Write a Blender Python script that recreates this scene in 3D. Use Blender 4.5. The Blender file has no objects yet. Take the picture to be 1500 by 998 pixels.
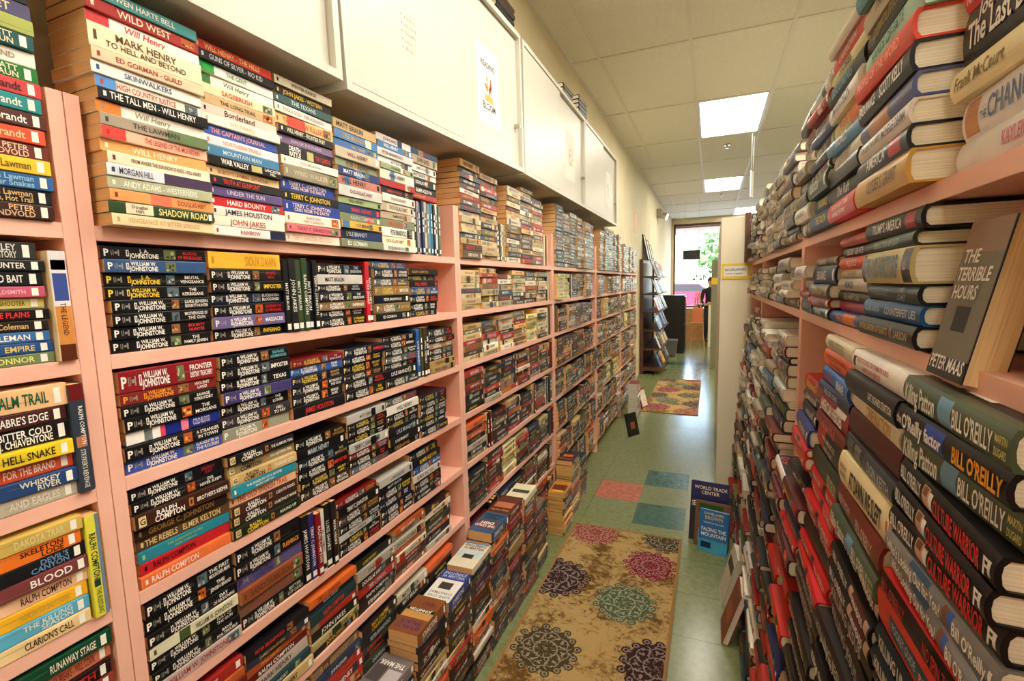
import bpy, math, random
import numpy as np
from mathutils import Matrix, Vector
random.seed(7)
rnd = random.random
def U(a, b): return a + (b - a) * rnd()
sc = bpy.context.scene
COL = sc.collection

# ------------------------------------------------------------------ camera, world, exposure
cd = bpy.data.cameras.new('camera'); cam = bpy.data.objects.new('camera', cd); COL.objects.link(cam)
cd.sensor_fit = 'HORIZONTAL'; cd.sensor_width = 36.0; cd.lens = 17.0103; cd.clip_start = 0.02; cd.clip_end = 300
EYE = Vector((0, 0, 1.4924))
def cam_axes(yaw, pitch, roll):
    y, p, r = (math.radians(a) for a in (yaw, pitch, roll))
    f = Vector((math.sin(y) * math.cos(p), math.cos(y) * math.cos(p), math.sin(p)))
    rt = Vector((math.cos(y), -math.sin(y), 0)); up = rt.cross(f)
    return rt * math.cos(r) + up * math.sin(r), -rt * math.sin(r) + up * math.cos(r), f
RT, UP, FW = cam_axes(-22.4261, -6.5213, -1.4739)
M = Matrix((RT, UP, -FW)).transposed().to_4x4(); M.translation = EYE
cam.matrix_world = M
sc.camera = cam
FPX = 708.763
def px(p):
    v = Vector(p) - EYE; w = v.dot(FW)
    return (750 + FPX * v.dot(RT) / w, 499 - FPX * v.dot(UP) / w) if w > 0.03 else None

w = bpy.data.worlds.new('sky'); sc.world = w; w.use_nodes = True
nt = w.node_tree; bg = nt.nodes['Background']
sky = nt.nodes.new('ShaderNodeTexSky'); sky.sky_type = 'NISHITA'
sky.sun_elevation = math.radians(48); sky.sun_rotation = math.radians(150); sky.sun_disc = False
nt.links.new(sky.outputs[0], bg.inputs[0]); bg.inputs[1].default_value = 1.9
sc.view_settings.view_transform = 'Standard'; sc.view_settings.look = 'None'
sc.view_settings.exposure = 0.68; sc.view_settings.gamma = 1.0
sc.view_settings.use_curve_mapping = False
sc.cycles.use_denoising = True
sc.cycles.max_bounces = 8; sc.cycles.diffuse_bounces = 5; sc.cycles.glossy_bounces = 3
sc.cycles.sample_clamp_indirect = 6.0
LAMP_STRENGTH = 13.0          # ceiling light diffusers
LAMP_COLOR = (1.0, 0.925, 0.79)

# ------------------------------------------------------------------ materials
def lin(c):
    return tuple(((v / 255) / 12.92 if v / 255 <= 0.04045 else ((v / 255 + 0.055) / 1.055) ** 2.4) for v in c[:3])
def base_mat(name, col=(200, 200, 200), rough=0.5, metal=0.0, spec=0.5):
    m = bpy.data.materials.new(name); m.use_nodes = True
    b = m.node_tree.nodes['Principled BSDF']
    b.inputs['Base Color'].default_value = (*lin(col), 1); b.inputs['Roughness'].default_value = rough
    b.inputs['Metallic'].default_value = metal; b.inputs['Specular IOR Level'].default_value = spec
    return m, m.node_tree.nodes, m.node_tree.links, b
def noisy(name, c1, c2, scale=8, rough=0.5, stretch=(1, 1, 1), bump=0.0, detail=4, contrast=(0.35, 0.65), spec=0.5, bscale=None):
    m, N, L, b = base_mat(name, c1, rough, 0, spec)
    tc = N.new('ShaderNodeTexCoord'); mp = N.new('ShaderNodeMapping'); mp.inputs['Scale'].default_value = stretch
    L.new(tc.outputs['Object'], mp.inputs[0])
    n = N.new('ShaderNodeTexNoise'); n.inputs['Scale'].default_value = scale; n.inputs['Detail'].default_value = detail
    L.new(mp.outputs[0], n.inputs['Vector'])
    r = N.new('ShaderNodeValToRGB'); r.color_ramp.elements[0].position, r.color_ramp.elements[1].position = contrast
    r.color_ramp.elements[0].color = (*lin(c1), 1); r.color_ramp.elements[1].color = (*lin(c2), 1)
    L.new(n.outputs[0], r.inputs[0]); L.new(r.outputs[0], b.inputs['Base Color'])
    if bump:
        n2 = N.new('ShaderNodeTexNoise'); n2.inputs['Scale'].default_value = bscale or scale * 6
        L.new(mp.outputs[0], n2.inputs['Vector'])
        bp = N.new('ShaderNodeBump'); bp.inputs['Strength'].default_value = bump; bp.inputs['Distance'].default_value = 0.002
        L.new(n2.outputs[0], bp.inputs['Height']); L.new(bp.outputs[0], b.inputs['Normal'])
    return m
def attr_mat(name, rough, wear=0.12, coat=0.0, stretch=(3, 3, 3), nscale=6):
    m, N, L, b = base_mat(name, rough=rough, spec=0.28)
    a = N.new('ShaderNodeAttribute'); a.attribute_name = 'Col'
    tc = N.new('ShaderNodeTexCoord'); mp = N.new('ShaderNodeMapping'); mp.inputs['Scale'].default_value = stretch
    L.new(tc.outputs['Object'], mp.inputs[0])
    n = N.new('ShaderNodeTexNoise'); n.inputs['Scale'].default_value = nscale; n.inputs['Detail'].default_value = 3; L.new(mp.outputs[0], n.inputs['Vector'])
    mr = N.new('ShaderNodeMapRange'); mr.inputs['From Min'].default_value = 0.3; mr.inputs['From Max'].default_value = 0.7
    mr.inputs['To Min'].default_value = 1 - wear; mr.inputs['To Max'].default_value = 1 + wear
    L.new(n.outputs[0], mr.inputs[0])
    mx = N.new('ShaderNodeVectorMath'); mx.operation = 'SCALE'
    L.new(a.outputs['Color'], mx.inputs[0]); L.new(mr.outputs[0], mx.inputs['Scale']); L.new(mx.outputs[0], b.inputs['Base Color'])
    b.inputs['Coat Weight'].default_value = coat; b.inputs['Coat Roughness'].default_value = 0.2
    return m
def emit(name, col, strength):
    m = bpy.data.materials.new(name); m.use_nodes = True; N = m.node_tree.nodes; N.clear()
    e = N.new('ShaderNodeEmission'); e.inputs[0].default_value = (*col, 1); e.inputs[1].default_value = strength
    o = N.new('ShaderNodeOutputMaterial'); m.node_tree.links.new(e.outputs[0], o.inputs[0]); return m

PRINT = attr_mat('printed cover', 0.38, 0.10, 0.04)
PAGES = attr_mat('page edges', 0.85, 0.16, 0, (4, 4, 700), 1.0)
PINK = noisy('pink painted board', (236, 178, 156), (243, 190, 168), 5, 0.45, bump=0.15)
WHITE = noisy('white laminate', (208, 204, 190), (214, 210, 197), 3, 0.4)
WALL = noisy('beige wall paint', (214, 200, 164), (220, 207, 173), 3, 0.7, bump=0.2, bscale=120)
TILE_G = noisy('sage vinyl tile', (114, 122, 80), (132, 140, 98), 34, 0.2, (1, 1, 1), 0.03, 5, (0.3, 0.7))
TILE_T = noisy('teal vinyl tile', (20, 76, 66), (44, 102, 88), 30, 0.24, (1, 1, 1), 0.04, 6)
TILE_P = noisy('salmon vinyl tile', (176, 92, 74), (198, 118, 96), 30, 0.24, (1, 1, 1), 0.04, 6)
GROUT = base_mat('floor joint', (84, 96, 74), 0.6)[0]
CEILT = noisy('ceiling tile', (226, 220, 202), (234, 228, 210), 60, 0.85, bump=0.5, bscale=260)
TBAR = base_mat('ceiling grid bar', (222, 214, 196), 0.5)[0]
CREAM = noisy('cream panel', (238, 228, 200), (243, 234, 208), 4, 0.5)
GREYP = noisy('grey green panel', (132, 128, 100), (144, 140, 112), 4, 0.5)
BLACK = base_mat('black metal', (22, 22, 22), 0.4)[0]
CHROME = base_mat('chrome', (190, 185, 175), 0.22, 1.0)[0]
WOOD = noisy('orange wood', (176, 120, 72), (200, 146, 92), 6, 0.45, (1, 1, 8))
DKWOOD = noisy('dark wood', (74, 44, 30), (96, 58, 40), 6, 0.45, (1, 8, 1))
GREY = base_mat('grey plastic', (112, 116, 110), 0.5)[0]
PINKPAPER = base_mat('pink paper', (240, 200, 172), 0.8)[0]
YELLOW = base_mat('yellow card', (244, 208, 60), 0.7)[0]
PAPER = base_mat('white paper', (246, 244, 236), 0.8)[0]
GLASS, _n, _l, _b = base_mat('window glass', (255, 255, 255), 0.02); _b.inputs['Transmission Weight'].default_value = 1.0; _b.inputs['IOR'].default_value = 1.02
ASPHALT = noisy('asphalt', (150, 148, 144), (170, 168, 162), 12, 0.9)
LEAF = noisy('hedge leaf', (86, 120, 60), (120, 150, 84), 9, 0.7)

# ------------------------------------------------------------------ object helpers
def tag(o, label=None, cat=None, group=None, kind=None):
    if label: o['label'] = label
    if cat: o['category'] = cat
    if group: o['group'] = group
    if kind: o['kind'] = kind
    return o
def link(name, me, parent=None, loc=None):
    o = bpy.data.objects.new(name, me); COL.objects.link(o)
    if parent: o.parent = parent
    if loc is not None: o.location = loc
    return o
def empty(name, loc=(0, 0, 0), rz=0):
    o = link(name, None); o.location = loc; o.rotation_euler = (0, 0, rz); o.empty_display_size = 0.05; return o
BOXF = [(0, 3, 2, 1), (4, 5, 6, 7), (0, 1, 5, 4), (1, 2, 6, 5), (2, 3, 7, 6), (3, 0, 4, 7)]
class MB:
    def __init__(s): s.v = []; s.f = []; s.m = []
    def box(s, x0, x1, y0, y1, z0, z1, mi=0, mat=None):
        n = len(s.v); P = [(x0, y0, z0), (x1, y0, z0), (x1, y1, z0), (x0, y1, z0), (x0, y0, z1), (x1, y0, z1), (x1, y1, z1), (x0, y1, z1)]
        if mat is not None: P = [tuple(mat @ Vector(p)) for p in P]
        s.v += P; s.f += [tuple(n + i for i in f) for f in BOXF]; s.m += [mi] * 6; return s
    def poly(s, pts, mi=0):
        n = len(s.v); s.v += [tuple(p) for p in pts]; s.f.append(tuple(range(n, n + len(pts)))); s.m.append(mi); return s
    def prism(s, prof, axis, a0, a1, mi=0):           # prof: list of (u,v); axis 'x','y','z' extruded
        n = len(s.v); k = len(prof)
        def P(u, v, a): return {'x': (a, u, v), 'y': (u, a, v), 'z': (u, v, a)}[axis]
        s.v += [P(u, v, a0) for u, v in prof] + [P(u, v, a1) for u, v in prof]
        for i in range(k): s.f.append((n + i, n + (i + 1) % k, n + k + (i + 1) % k, n + k + i)); s.m.append(mi)
        s.f.append(tuple(n + i for i in range(k))[::-1]); s.f.append(tuple(n + k + i for i in range(k))); s.m += [mi, mi]; return s
    def tube(s, p0, p1, r0, r1=None, n=10, mi=0):
        r1 = r0 if r1 is None else r1
        p0 = Vector(p0); p1 = Vector(p1); d = (p1 - p0).normalized()
        a = d.orthogonal().normalized(); b = d.cross(a); k = len(s.v)
        for p, r in ((p0, r0), (p1, r1)):
            s.v += [tuple(p + (a * math.cos(t) + b * math.sin(t)) * r) for t in (2 * math.pi * i / n for i in range(n))]
        for i in range(n): s.f.append((k + i, k + (i + 1) % n, k + n + (i + 1) % n, k + n + i)); s.m.append(mi)
        s.f.append(tuple(range(k, k + n))[::-1]); s.f.append(tuple(range(k + n, k + 2 * n))); s.m += [mi, mi]; return s
    def build(s, name, mats, parent=None, loc=None, bevel=0.0, smooth=False):
        me = bpy.data.meshes.new(name); me.from_pydata(s.v, [], s.f)
        for m in (mats if isinstance(mats, (list, tuple)) else [mats]): me.materials.append(m)
        me.polygons.foreach_set('material_index', s.m)
        if smooth: me.polygons.foreach_set('use_smooth', [True] * len(s.f))
        me.update()
        o = link(name, me, parent, loc)
        if bevel:
            b = o.modifiers.new('soft edge', 'BEVEL'); b.width = bevel; b.segments = 2; b.limit_method = 'ANGLE'
        return o

# ------------------------------------------------------------------ lettering
_tc = {}; _cap = {}
def text2d(s, bold=0.0, res=2):
    k = (s, bold, res)
    if k in _tc: return _tc[k]
    cu = bpy.data.curves.new('t', 'FONT'); cu.body = s; cu.size = 1.0; cu.resolution_u = res; cu.fill_mode = 'FRONT'; cu.offset = bold
    ob = bpy.data.objects.new('t', cu); COL.objects.link(ob)
    dg = bpy.context.evaluated_depsgraph_get(); ev = ob.evaluated_get(dg); me = ev.to_mesh()
    me.calc_loop_triangles()
    v = np.empty(len(me.vertices) * 3, np.float32); me.vertices.foreach_get('co', v); v = v.reshape(-1, 3)[:, :2].copy()
    t = np.empty(len(me.loop_triangles) * 3, np.int32); me.loop_triangles.foreach_get('vertices', t); t = t.reshape(-1, 3)
    ev.to_mesh_clear(); COL.objects.unlink(ob); bpy.data.objects.remove(ob); bpy.data.curves.remove(cu)
    if len(v):
        v[:, 0] -= v[:, 0].min(); v /= 0.70
    out = (v, t, float(v[:, 0].max()) if len(v) else 0.0); _tc[k] = out; return out

# ------------------------------------------------------------------ books
# local frame of a book: spine outer face at x=0 looking along +X, spine text runs along +Y, thickness along +Z
class Book: pass
NAMED = [('black', (20, 18, 20)), ('white', (240, 238, 232)), ('cream', (232, 216, 180)), ('tan', (196, 160, 110)), ('red', (190, 36, 36)), ('maroon', (96, 22, 28)),
         ('orange', (226, 112, 44)), ('yellow', (236, 200, 60)), ('dark-green', (28, 66, 42)), ('green', (66, 140, 66)), ('sage-green', (140, 152, 116)), ('teal', (30, 122, 122)),
         ('blue', (44, 92, 166)), ('navy', (26, 34, 76)), ('pale-blue', (140, 176, 200)), ('purple', (92, 66, 120)), ('pink', (226, 140, 130)), ('brown', (104, 62, 40)), ('grey', (130, 126, 120)), ('peach', (238, 186, 140))]
def cname(c):
    return min(NAMED, key=lambda n: sum((a - b) ** 2 for a, b in zip(lin(n[1]), lin(c))) + 0.3 * sum(((a - b) / 255) ** 2 for a, b in zip(n[1], c)))[0]
ORD = ['zeroth', 'first', 'second', 'third', 'fourth', 'fifth', 'sixth', 'seventh', 'eighth', 'ninth', 'tenth', 'eleventh', 'twelfth', 'thirteenth', 'fourteenth', 'fifteenth', 'sixteenth', 'seventeenth', 'eighteenth', 'nineteenth', 'twentieth']
TENS = {2: 'twenty', 3: 'thirty', 4: 'forty', 5: 'fifty', 6: 'sixty'}
def ordw(n):
    if n <= 20: return ORD[n]
    return TENS[n // 10].replace('y', 'ieth') if n % 10 == 0 else TENS[n // 10] + '-' + ORD[n % 10]
BK = (20, 18, 20); WH = (244, 240, 230); CR = (236, 222, 188); YE = (240, 206, 60); RE = (196, 34, 36); GO = (206, 164, 84); GR = (150, 146, 138)

BOOKS = []
def make_book(kind, L, W, T, base, prints, mat, where, page=None, top=None, cover=None, force=False):
    b = Book(); b.kind = kind; b.L, b.W, b.T = L, W, T; b.base = base; b.prints = prints; b.mat = mat; b.where = where
    b.page = page or ((226, 176, 118) if kind == 'paper' else (240, 230, 206)); b.top = top or base; b.cover = cover; b.force = force
    tcol = [p[6] for p in prints if p[0] == 't']; b.tcol = tcol[0] if tcol else None
    ps = [px(mat @ Vector((0, y, z))) for y in (-L / 2, L / 2) for z in (0, T)]
    if any(p is None for p in ps): b.area = 0; b.tpx = 0
    else:
        xs = [min(max(p[0], -5), 1505) for p in ps]; ys = [min(max(p[1], -5), 1003) for p in ps]
        b.area = (max(xs) - min(xs)) * max(abs(ys[1] - ys[0]), abs(ys[3] - ys[2]))
        b.tpx = math.hypot(ps[0][0] - ps[1][0], ps[0][1] - ps[1][1])
        if max(xs) - min(xs) < 1 or max(ys) - min(ys) < 1: b.area = 0
        else: b.area = max(b.area, 0.5)
    b.eye = (mat.translation - EYE).length
    BOOKS.append(b); return b

def spine_x(b, z):
    if b.kind == 'paper': return 0.0
    k = min(7, max(0, int(z / b.T * 8))); f = z / b.T * 8 - k
    g = lambda i: -0.005 * ((i / 4 - 1) ** 2)
    return g(k) * (1 - f) + g(k + 1) * f
def cover_geo(b):
    L, W, T = b.L, b.W, b.T
    if b.kind == 'paper':
        t = 0.0007; r = min(0.0015, T * 0.15)
        out = [(-W, 0), (-r, 0), (-r * 0.3, r * 0.3), (0, r), (0, T - r), (-r * 0.3, T - r * 0.3), (-r, T), (-W, T)]
        inn = [(-W, T - t), (-t, T - t), (-t, t), (-W, t)]
    else:
        t = 0.0028
        zs = [T * k / 8 for k in range(9)]
        out = [(-W, 0)] + [(spine_x(b, z), z) for z in zs] + [(-W, T)]
        inn = [(-W, T - t), (-0.010, T - t), (-0.006, T * 0.75), (-0.005, T * 0.5), (-0.006, T * 0.25), (-0.010, t), (-W, t)]
    prof = out + inn; k = len(prof)
    v = [(x, -L / 2, z) for x, z in prof] + [(x, L / 2, z) for x, z in prof]
    f = [(i, (i + 1) % k, k + (i + 1) % k, k + i) for i in range(k)]
    f = [q[::-1] for q in f]
    # end caps as strips between outer and inner outlines
    no = len(out); ni = len(inn)
    caps = []
    oi = list(range(no)); ii = list(range(no, k))[::-1]
    a = bq = 0
    while a < no - 1 or bq < ni - 1:
        if bq == ni - 1 or (a < no - 1 and (a + 1) / (no - 1) <= (bq + 1) / (ni - 1)):
            caps.append((oi[a], oi[a + 1], ii[bq])); a += 1
        else:
            caps.append((oi[a], ii[bq + 1], ii[bq])); bq += 1
    f += caps + [tuple(k + i for i in c[::-1]) for c in caps]
    return v, f
def pages_geo(b):
    L, W, T = b.L, b.W, b.T
    e, t, h = (0.0012, 0.0007, 0.0006) if b.kind == 'paper' else (0.0045, 0.0028, 0.0035)
    x1 = -0.0007 if b.kind == 'paper' else -0.0065
    y0, y1, x0, z0, z1 = -L / 2 + h, L / 2 - h, -W + e, t, T - t
    v = [(x0, y0, z0), (x1, y0, z0), (x1, y1, z0), (x0, y1, z0), (x0, y0, z1), (x1, y0, z1), (x1, y1, z1), (x0, y1, z1)]
    return v, list(BOXF)
def print_geo(b, res):
    """print items: ('q', y0,y1,z0,z1, layer, col)  fractions of the spine; ('t', text, yc, zc, h, wmax, col, bold, slant, align)
    cover items: ('cq', s0,s1,t0,t1,layer,col), ('ct', text, sc, tc, h, wmax, col, bold)"""
    V = []; F = []; C = []
    L, T, W = b.L, b.T, b.W
    for p in b.prints + (b.cover or []):
        n = len(V)
        if p[0] == 'q':
            _, y0, y1, z0, z1, ly, col = p
            fr = [z0] + ([k / 8 for k in range(1, 8) if z0 < k / 8 < z1] if b.kind != 'paper' else []) + [z1]
            zz = [T * q for q in fr]; m = len(zz) - 1
            for z in zz:
                z = min(max(z, T * 0.04), T * 0.96); x = spine_x(b, z) + 0.00025 + 0.00012 * ly
                V += [(x, y0 * L, z), (x, y1 * L, z)]
            for i in range(m): F.append((n + 2 * i, n + 2 * i + 1, n + 2 * i + 3, n + 2 * i + 2)); C.append(col)
        elif p[0] == 't':
            _, s, yc, zc, h, wmax, col, bold, slant, al = p
            if not s: continue
            v, t, wd = text2d(s, bold, res)
            hh = h * T; sx = min(hh * 0.95, wmax * L / max(wd, 1e-3)); wt = wd * sx
            y0 = yc * L - (wt / 2 if al == 0 else (0 if al < 0 else wt))
            for u, q in v:
                z = zc * T + (q - 0.5) * hh
                V.append((0.0007 if b.kind == 'paper' else 0.0004, y0 + u * sx + slant * (q - 0.5) * hh, z))
            F += [tuple(n + i for i in tr) for tr in t.tolist()]; C += [col] * len(t)
        elif p[0] == 'cq':
            _, s0, s1, t0, t1, ly, col = p
            z = T + 0.0003 + 0.00015 * ly
            V += [(-s0 * W, L / 2 - t0 * L, z), (-s1 * W, L / 2 - t0 * L, z), (-s1 * W, L / 2 - t1 * L, z), (-s0 * W, L / 2 - t1 * L, z)]
            F.append((n, n + 3, n + 2, n + 1)); C.append(col)
        elif p[0] == 'ct':
            _, s, scn, tcn, h, wmax, col, bold = p
            v, t, wd = text2d(s, bold, res)
            hh = h * L; sx = min(hh, wmax * W / max(wd, 1e-3)); wt = wd * sx
            for u, q in v:
                V.append((-(scn * W - wt / 2 + u * sx), L / 2 - (tcn * L + (q - 0.5) * hh), T + 0.0009))
            F += [tuple(n + i for i in tr) for tr in t.tolist()]; C += [col] * len(t)
    return V, F, C
def colmesh(name, V, F, C, mat):
    me = bpy.data.meshes.new(name); me.from_pydata(V, [], F); me.materials.append(mat)
    a = me.attributes.new('Col', 'FLOAT_COLOR', 'FACE')
    cl = {}
    arr = np.ones((len(F), 4), np.float32)
    for i, c in enumerate(C):
        if c not in cl: cl[c] = lin(c)
        arr[i, :3] = cl[c]
    a.data.foreach_set('color', arr.ravel()); me.update(); return me
def emit_book(b, name, label, group):
    e = empty(name); e.matrix_world = b.mat
    tag(e, label, 'book', group)
    v, f = cover_geo(b); c = [b.base] * len(f)
    me = colmesh('cover', v, f, c, PRINT); link('cover', me, e)
    v, f = pages_geo(b); link('pages', colmesh('pages', v, f, [b.page] * 6, PAGES), e)
    V, F, C = print_geo(b, 2 if b.tpx > 11 else 1)
    if F: link('spine_lettering' if not b.cover else 'lettering', colmesh('lettering', V, F, C, PRINT), e)['kind'] = 'stuff'
    return e

# ------------------------------------------------------------------ spine designs
def T_(s, yc, zc, h, w, col, bold=0.012, slant=0.0, al=0): return ('t', s, yc, zc, h, w, col, bold, slant, al)
def Q_(y0, y1, z0, z1, col, ly=0): return ('q', y0, y1, z0, z1, ly, col)
def creases(n, col=(120, 114, 108)):
    out = []
    for _ in range(n):
        z = U(0.12, 0.88); a = U(-0.49, 0.1); out.append(Q_(a, a + U(0.25, 0.48), z, z + 0.022, col, 1))
    return out
def picture(y0, y1, z0=0.12, z1=0.88, pal=None):
    pal = pal or random.choice([[(150, 100, 60), (210, 170, 120), (70, 50, 40)], [(90, 110, 120), (200, 190, 170), (60, 60, 60)], [(190, 90, 40), (230, 180, 90), (60, 30, 20)], [(110, 120, 80), (190, 190, 150), (50, 60, 40)]])
    out = [Q_(y0, y1, z0, z1, pal[0], 1)]
    for _ in range(5):
        a = U(y0, y0 + (y1 - y0) * 0.7); c = U(z0, z0 + (z1 - z0) * 0.6)
        out.append(Q_(a, a + (y1 - y0) * U(0.15, 0.3), c, c + (z1 - z0) * U(0.15, 0.4), random.choice(pal[1:]), 2))
    return out
AUTH = [('WILLIAM W.', 'JOHNSTONE')]
WT = ['THE KERRIGANS', 'BOUNTY HUNTER', 'BROTHERHOOD OF THE GUN', 'VIOLENT LAND', 'THE MORGANS', 'EVIL NEVER SLEEPS', 'A STRANGER IN TOWN', 'THE JENSEN BRAND', 'BLOOD OF EAGLES', 'DEAD RIVER', 'BRUTAL VENGEANCE', 'SNAKE RIVER', 'THE LONER', 'IMPOSTER', 'INFERNO']
def johnstone(title=None, tc=WH, ac=WH, base=BK, pic=True, ini=None):
    title = random.choice(WT) if title is None else title
    p = [T_('P', -0.455, 0.5, 0.5, 0.05, ac, 0.03), Q_(-0.415, -0.409, 0.3, 0.7, GR), Q_(-0.4, -0.394, 0.3, 0.7, GR), Q_(-0.385, -0.36, 0.42, 0.58, GR), Q_(-0.358, -0.345, 0.28, 0.72, GR)]
    a1 = ini or 'WILLIAM W.'
    y = U(-0.16, -0.1)
    p += [Q_(y - 0.16, y - 0.135, 0.25, 0.75, ac), Q_(y - 0.152, y - 0.143, 0.32, 0.68, base, 2)]
    p += [T_(a1, y, 0.70, 0.30, 0.24, ac, 0.02), T_('JOHNSTONE', y, 0.32, 0.36, 0.27, ac, 0.025)]
    if pic: p += picture(0.06, 0.06 + U(0.07, 0.12))
    ws = title.split(); k = max(1, len(ws) // 2)
    if len(ws) > 1: p += [T_(' '.join(ws[:k]), 0.33, 0.69, 0.26, 0.26, tc, 0.015), T_(' '.join(ws[k:]), 0.33, 0.33, 0.26, 0.26, tc, 0.015)]
    else: p += [T_(title, 0.33, 0.5, 0.36, 0.27, tc, 0.02)]
    return (base, p + creases(random.choice([0, 1, 2, 3])))
def compton(base=(60, 34, 24), title='', ac=WH, tc=WH, seal=(190, 120, 70)):
    p = [Q_(-0.47, -0.40, 0.15, 0.85, (232, 206, 150)), T_('G', -0.435, 0.5, 0.4, 0.05, BK)]
    p += [T_('RALPH', -0.2, 0.70, 0.34, 0.2, ac, 0.02), T_('COMPTON', -0.17, 0.30, 0.40, 0.30, ac, 0.02), Q_(0.03, 0.08, 0.2, 0.8, seal), Q_(0.045, 0.065, 0.35, 0.65, base, 2), T_(title, 0.3, 0.5, 0.3, 0.36, tc, 0.012)]
    return (base, p)
def plain(base, text, tc=BK, h=0.5, sub=None, band=None, pos=-0.02, wmax=0.7, bold=0.012, slant=0.0, stamp=True, pic=False):
    p = []
    if band: p += [Q_(band[0], band[1], 0.03, 0.97, band[2])]
    p += [T_(text, pos, 0.5 if not sub else 0.66, h if not sub else h * 0.62, wmax, tc, bold, slant)]
    if sub: p += [T_(sub, pos, 0.3, h * 0.5, wmax, tc, bold)]
    if stamp: p += [Q_(-0.46, -0.435, 0.3, 0.7, tc, 1)]
    if pic: p += picture(0.32, 0.46)
    return (base, p)
WORDS = ['WILL HENRY', 'RALPH COMPTON', 'TERRY C. JOHNSTON', 'LUKE SHORT', 'JOHN JAKES', 'ELMER KELTON', 'PETER BRANDVOLD', 'LYLE BRANDT', 'MATT BRAUN', 'DOUGLAS HIRT', 'JAMES HOUSTON', 'MARK HENRY', 'ED GORMAN']
PALS = {
 'black': [BK] * 9 + [(24, 24, 34), (16, 22, 44), (120, 22, 28), (40, 84, 150), (228, 224, 214), (66, 44, 34), (160, 130, 80), (84, 84, 88)],
 'light': [(236, 222, 190), (242, 238, 228), (216, 186, 130), (200, 64, 56), (70, 120, 170), (32, 30, 32), (150, 160, 120), (230, 176, 70), (226, 150, 130), (240, 236, 222), (190, 170, 140), (36, 60, 110)],
 'tan': [(214, 188, 138), (226, 206, 160), (196, 160, 108), (110, 84, 56), (170, 50, 42), (44, 38, 36), (120, 110, 80), (226, 176, 106), (70, 88, 104), (236, 224, 196), (60, 40, 34), (90, 60, 48)],
 'mix': [(30, 26, 26), (110, 28, 26), (170, 46, 34), (40, 38, 38), (190, 166, 116), (34, 46, 70), (56, 64, 44), (206, 98, 44), (210, 200, 180), (22, 22, 26), (74, 44, 34), (130, 110, 80), (28, 60, 66), (26, 24, 26), (50, 34, 30)],
 'far': [(36, 33, 33), (206, 200, 190), (84, 76, 70), (60, 56, 58), (230, 226, 218), (44, 50, 64), (110, 74, 50), (170, 150, 122), (100, 26, 26), (26, 25, 28), (130, 124, 118), (50, 60, 52), (30, 28, 28), (40, 34, 32)],
 'yellow': [(222, 206, 120), (232, 222, 150), (206, 190, 110), (226, 214, 170)],
 'hard': [(30, 28, 30), (228, 224, 212), (200, 190, 168), (168, 34, 34), (40, 50, 80), (70, 66, 62), (222, 214, 196), (110, 24, 28), (60, 100, 140), (150, 130, 100), (24, 24, 28), (196, 60, 44), (90, 88, 84), (236, 232, 222), (64, 80, 60)],
 'reds': [(190, 34, 34), (170, 28, 30), (206, 44, 38), (34, 28, 28), (28, 26, 28), (96, 30, 28), (226, 220, 206), (40, 50, 110), (60, 40, 34)],
 'dark': [(30, 26, 26), (24, 22, 26), (54, 30, 26), (70, 28, 26), (30, 40, 54), (150, 30, 26), (44, 40, 36), (190, 160, 110), (60, 54, 46)],
 'white': [(232, 226, 210), (214, 204, 182), (176, 168, 154), (240, 236, 226), (196, 176, 140), (66, 62, 60), (120, 104, 86), (44, 40, 40), (130, 40, 36), (90, 96, 108)]}
def rand_spine(pal, kind='paper'):
    c = random.choice(PALS[pal]); kf = U(0.82, 1.08); c = tuple(max(6, min(246, int(v * kf + U(-4, 4)))) for v in c)
    dark = sum(lin(c)) < 0.75
    tc = random.choice([WH, WH, WH, YE, GO, (220, 60, 50), (190, 200, 210)]) if dark else random.choice([BK, BK, (120, 24, 26), (30, 50, 100), (60, 40, 30)])
    if pal == 'black' and dark and rnd() < 0.8: return johnstone(tc=tc, ac=random.choice([WH, WH, WH, (226, 196, 90)]), base=c)
    p = []
    if rnd() < 0.45: a = U(-0.5, 0.3); p += [Q_(a, a + U(0.1, 0.2), 0.03, 0.97, random.choice(PALS[pal]))]
    if rnd() < 0.35: a = U(0.1, 0.36); p += picture(a, a + 0.1)
    wds = random.choice(WORDS) if kind == 'paper' else random.choice(['BILL O\'REILLY', 'AMERICA', 'ONE NATION', 'KILLING LINCOLN', 'A HIGHER LOYALTY', 'ENDURANCE', 'ULYSSES S. GRANT', 'THE TRUTH'])
    p += [T_(wds, U(-0.15, 0.05), 0.5, U(0.32, 0.55), U(0.4, 0.62), tc, 0.012)]
    if rnd() < 0.5: p += [Q_(0.40, 0.46, 0.2, 0.8, random.choice([WH, tc]), 1)]
    return (c, p)

# ------------------------------------------------------------------ placement of books
XF = -0.9107                       # front of the shelves along the wall
SH = [1.604 - 0.2090 * k for k in range(8)]
SH[7] = 0.12
Y1, P = 0.4558, 1.2192
def flat_left(x, yc, z, jit=1.0):
    return Matrix.Translation((x, yc, z)) @ Matrix.Rotation(math.radians(U(-1.6, 1.6) * jit), 4, 'Z')
def flat_right(x, yc, z, jit=1.0):
    return Matrix.Translation((x, yc, z)) @ Matrix.Rotation(math.pi + math.radians(U(-2.2, 2.2) * jit), 4, 'Z')
UPL = Matrix(((1, 0, 0, 0), (0, 0, 1, 0), (0, -1, 0, 0), (0, 0, 0, 1)))      # columns: X->x, Y->-z, Z->y
UPR = Matrix(((-1, 0, 0, 0), (0, 0, -1, 0), (0, -1, 0, 0), (0, 0, 0, 1)))
def up_left(x, y, z, L): return Matrix.Translation((x, y, z + L / 2)) @ UPL
def up_right(x, y, z, L): return Matrix.Translation((x, y, z + L / 2)) @ UPR
SHN = ['top', 'second', 'third', 'fourth', 'fifth', 'sixth', 'seventh', 'bottom']
BAYN = ['leftmost', 'second', 'third', 'fourth', 'fifth', 'sixth']
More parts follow.
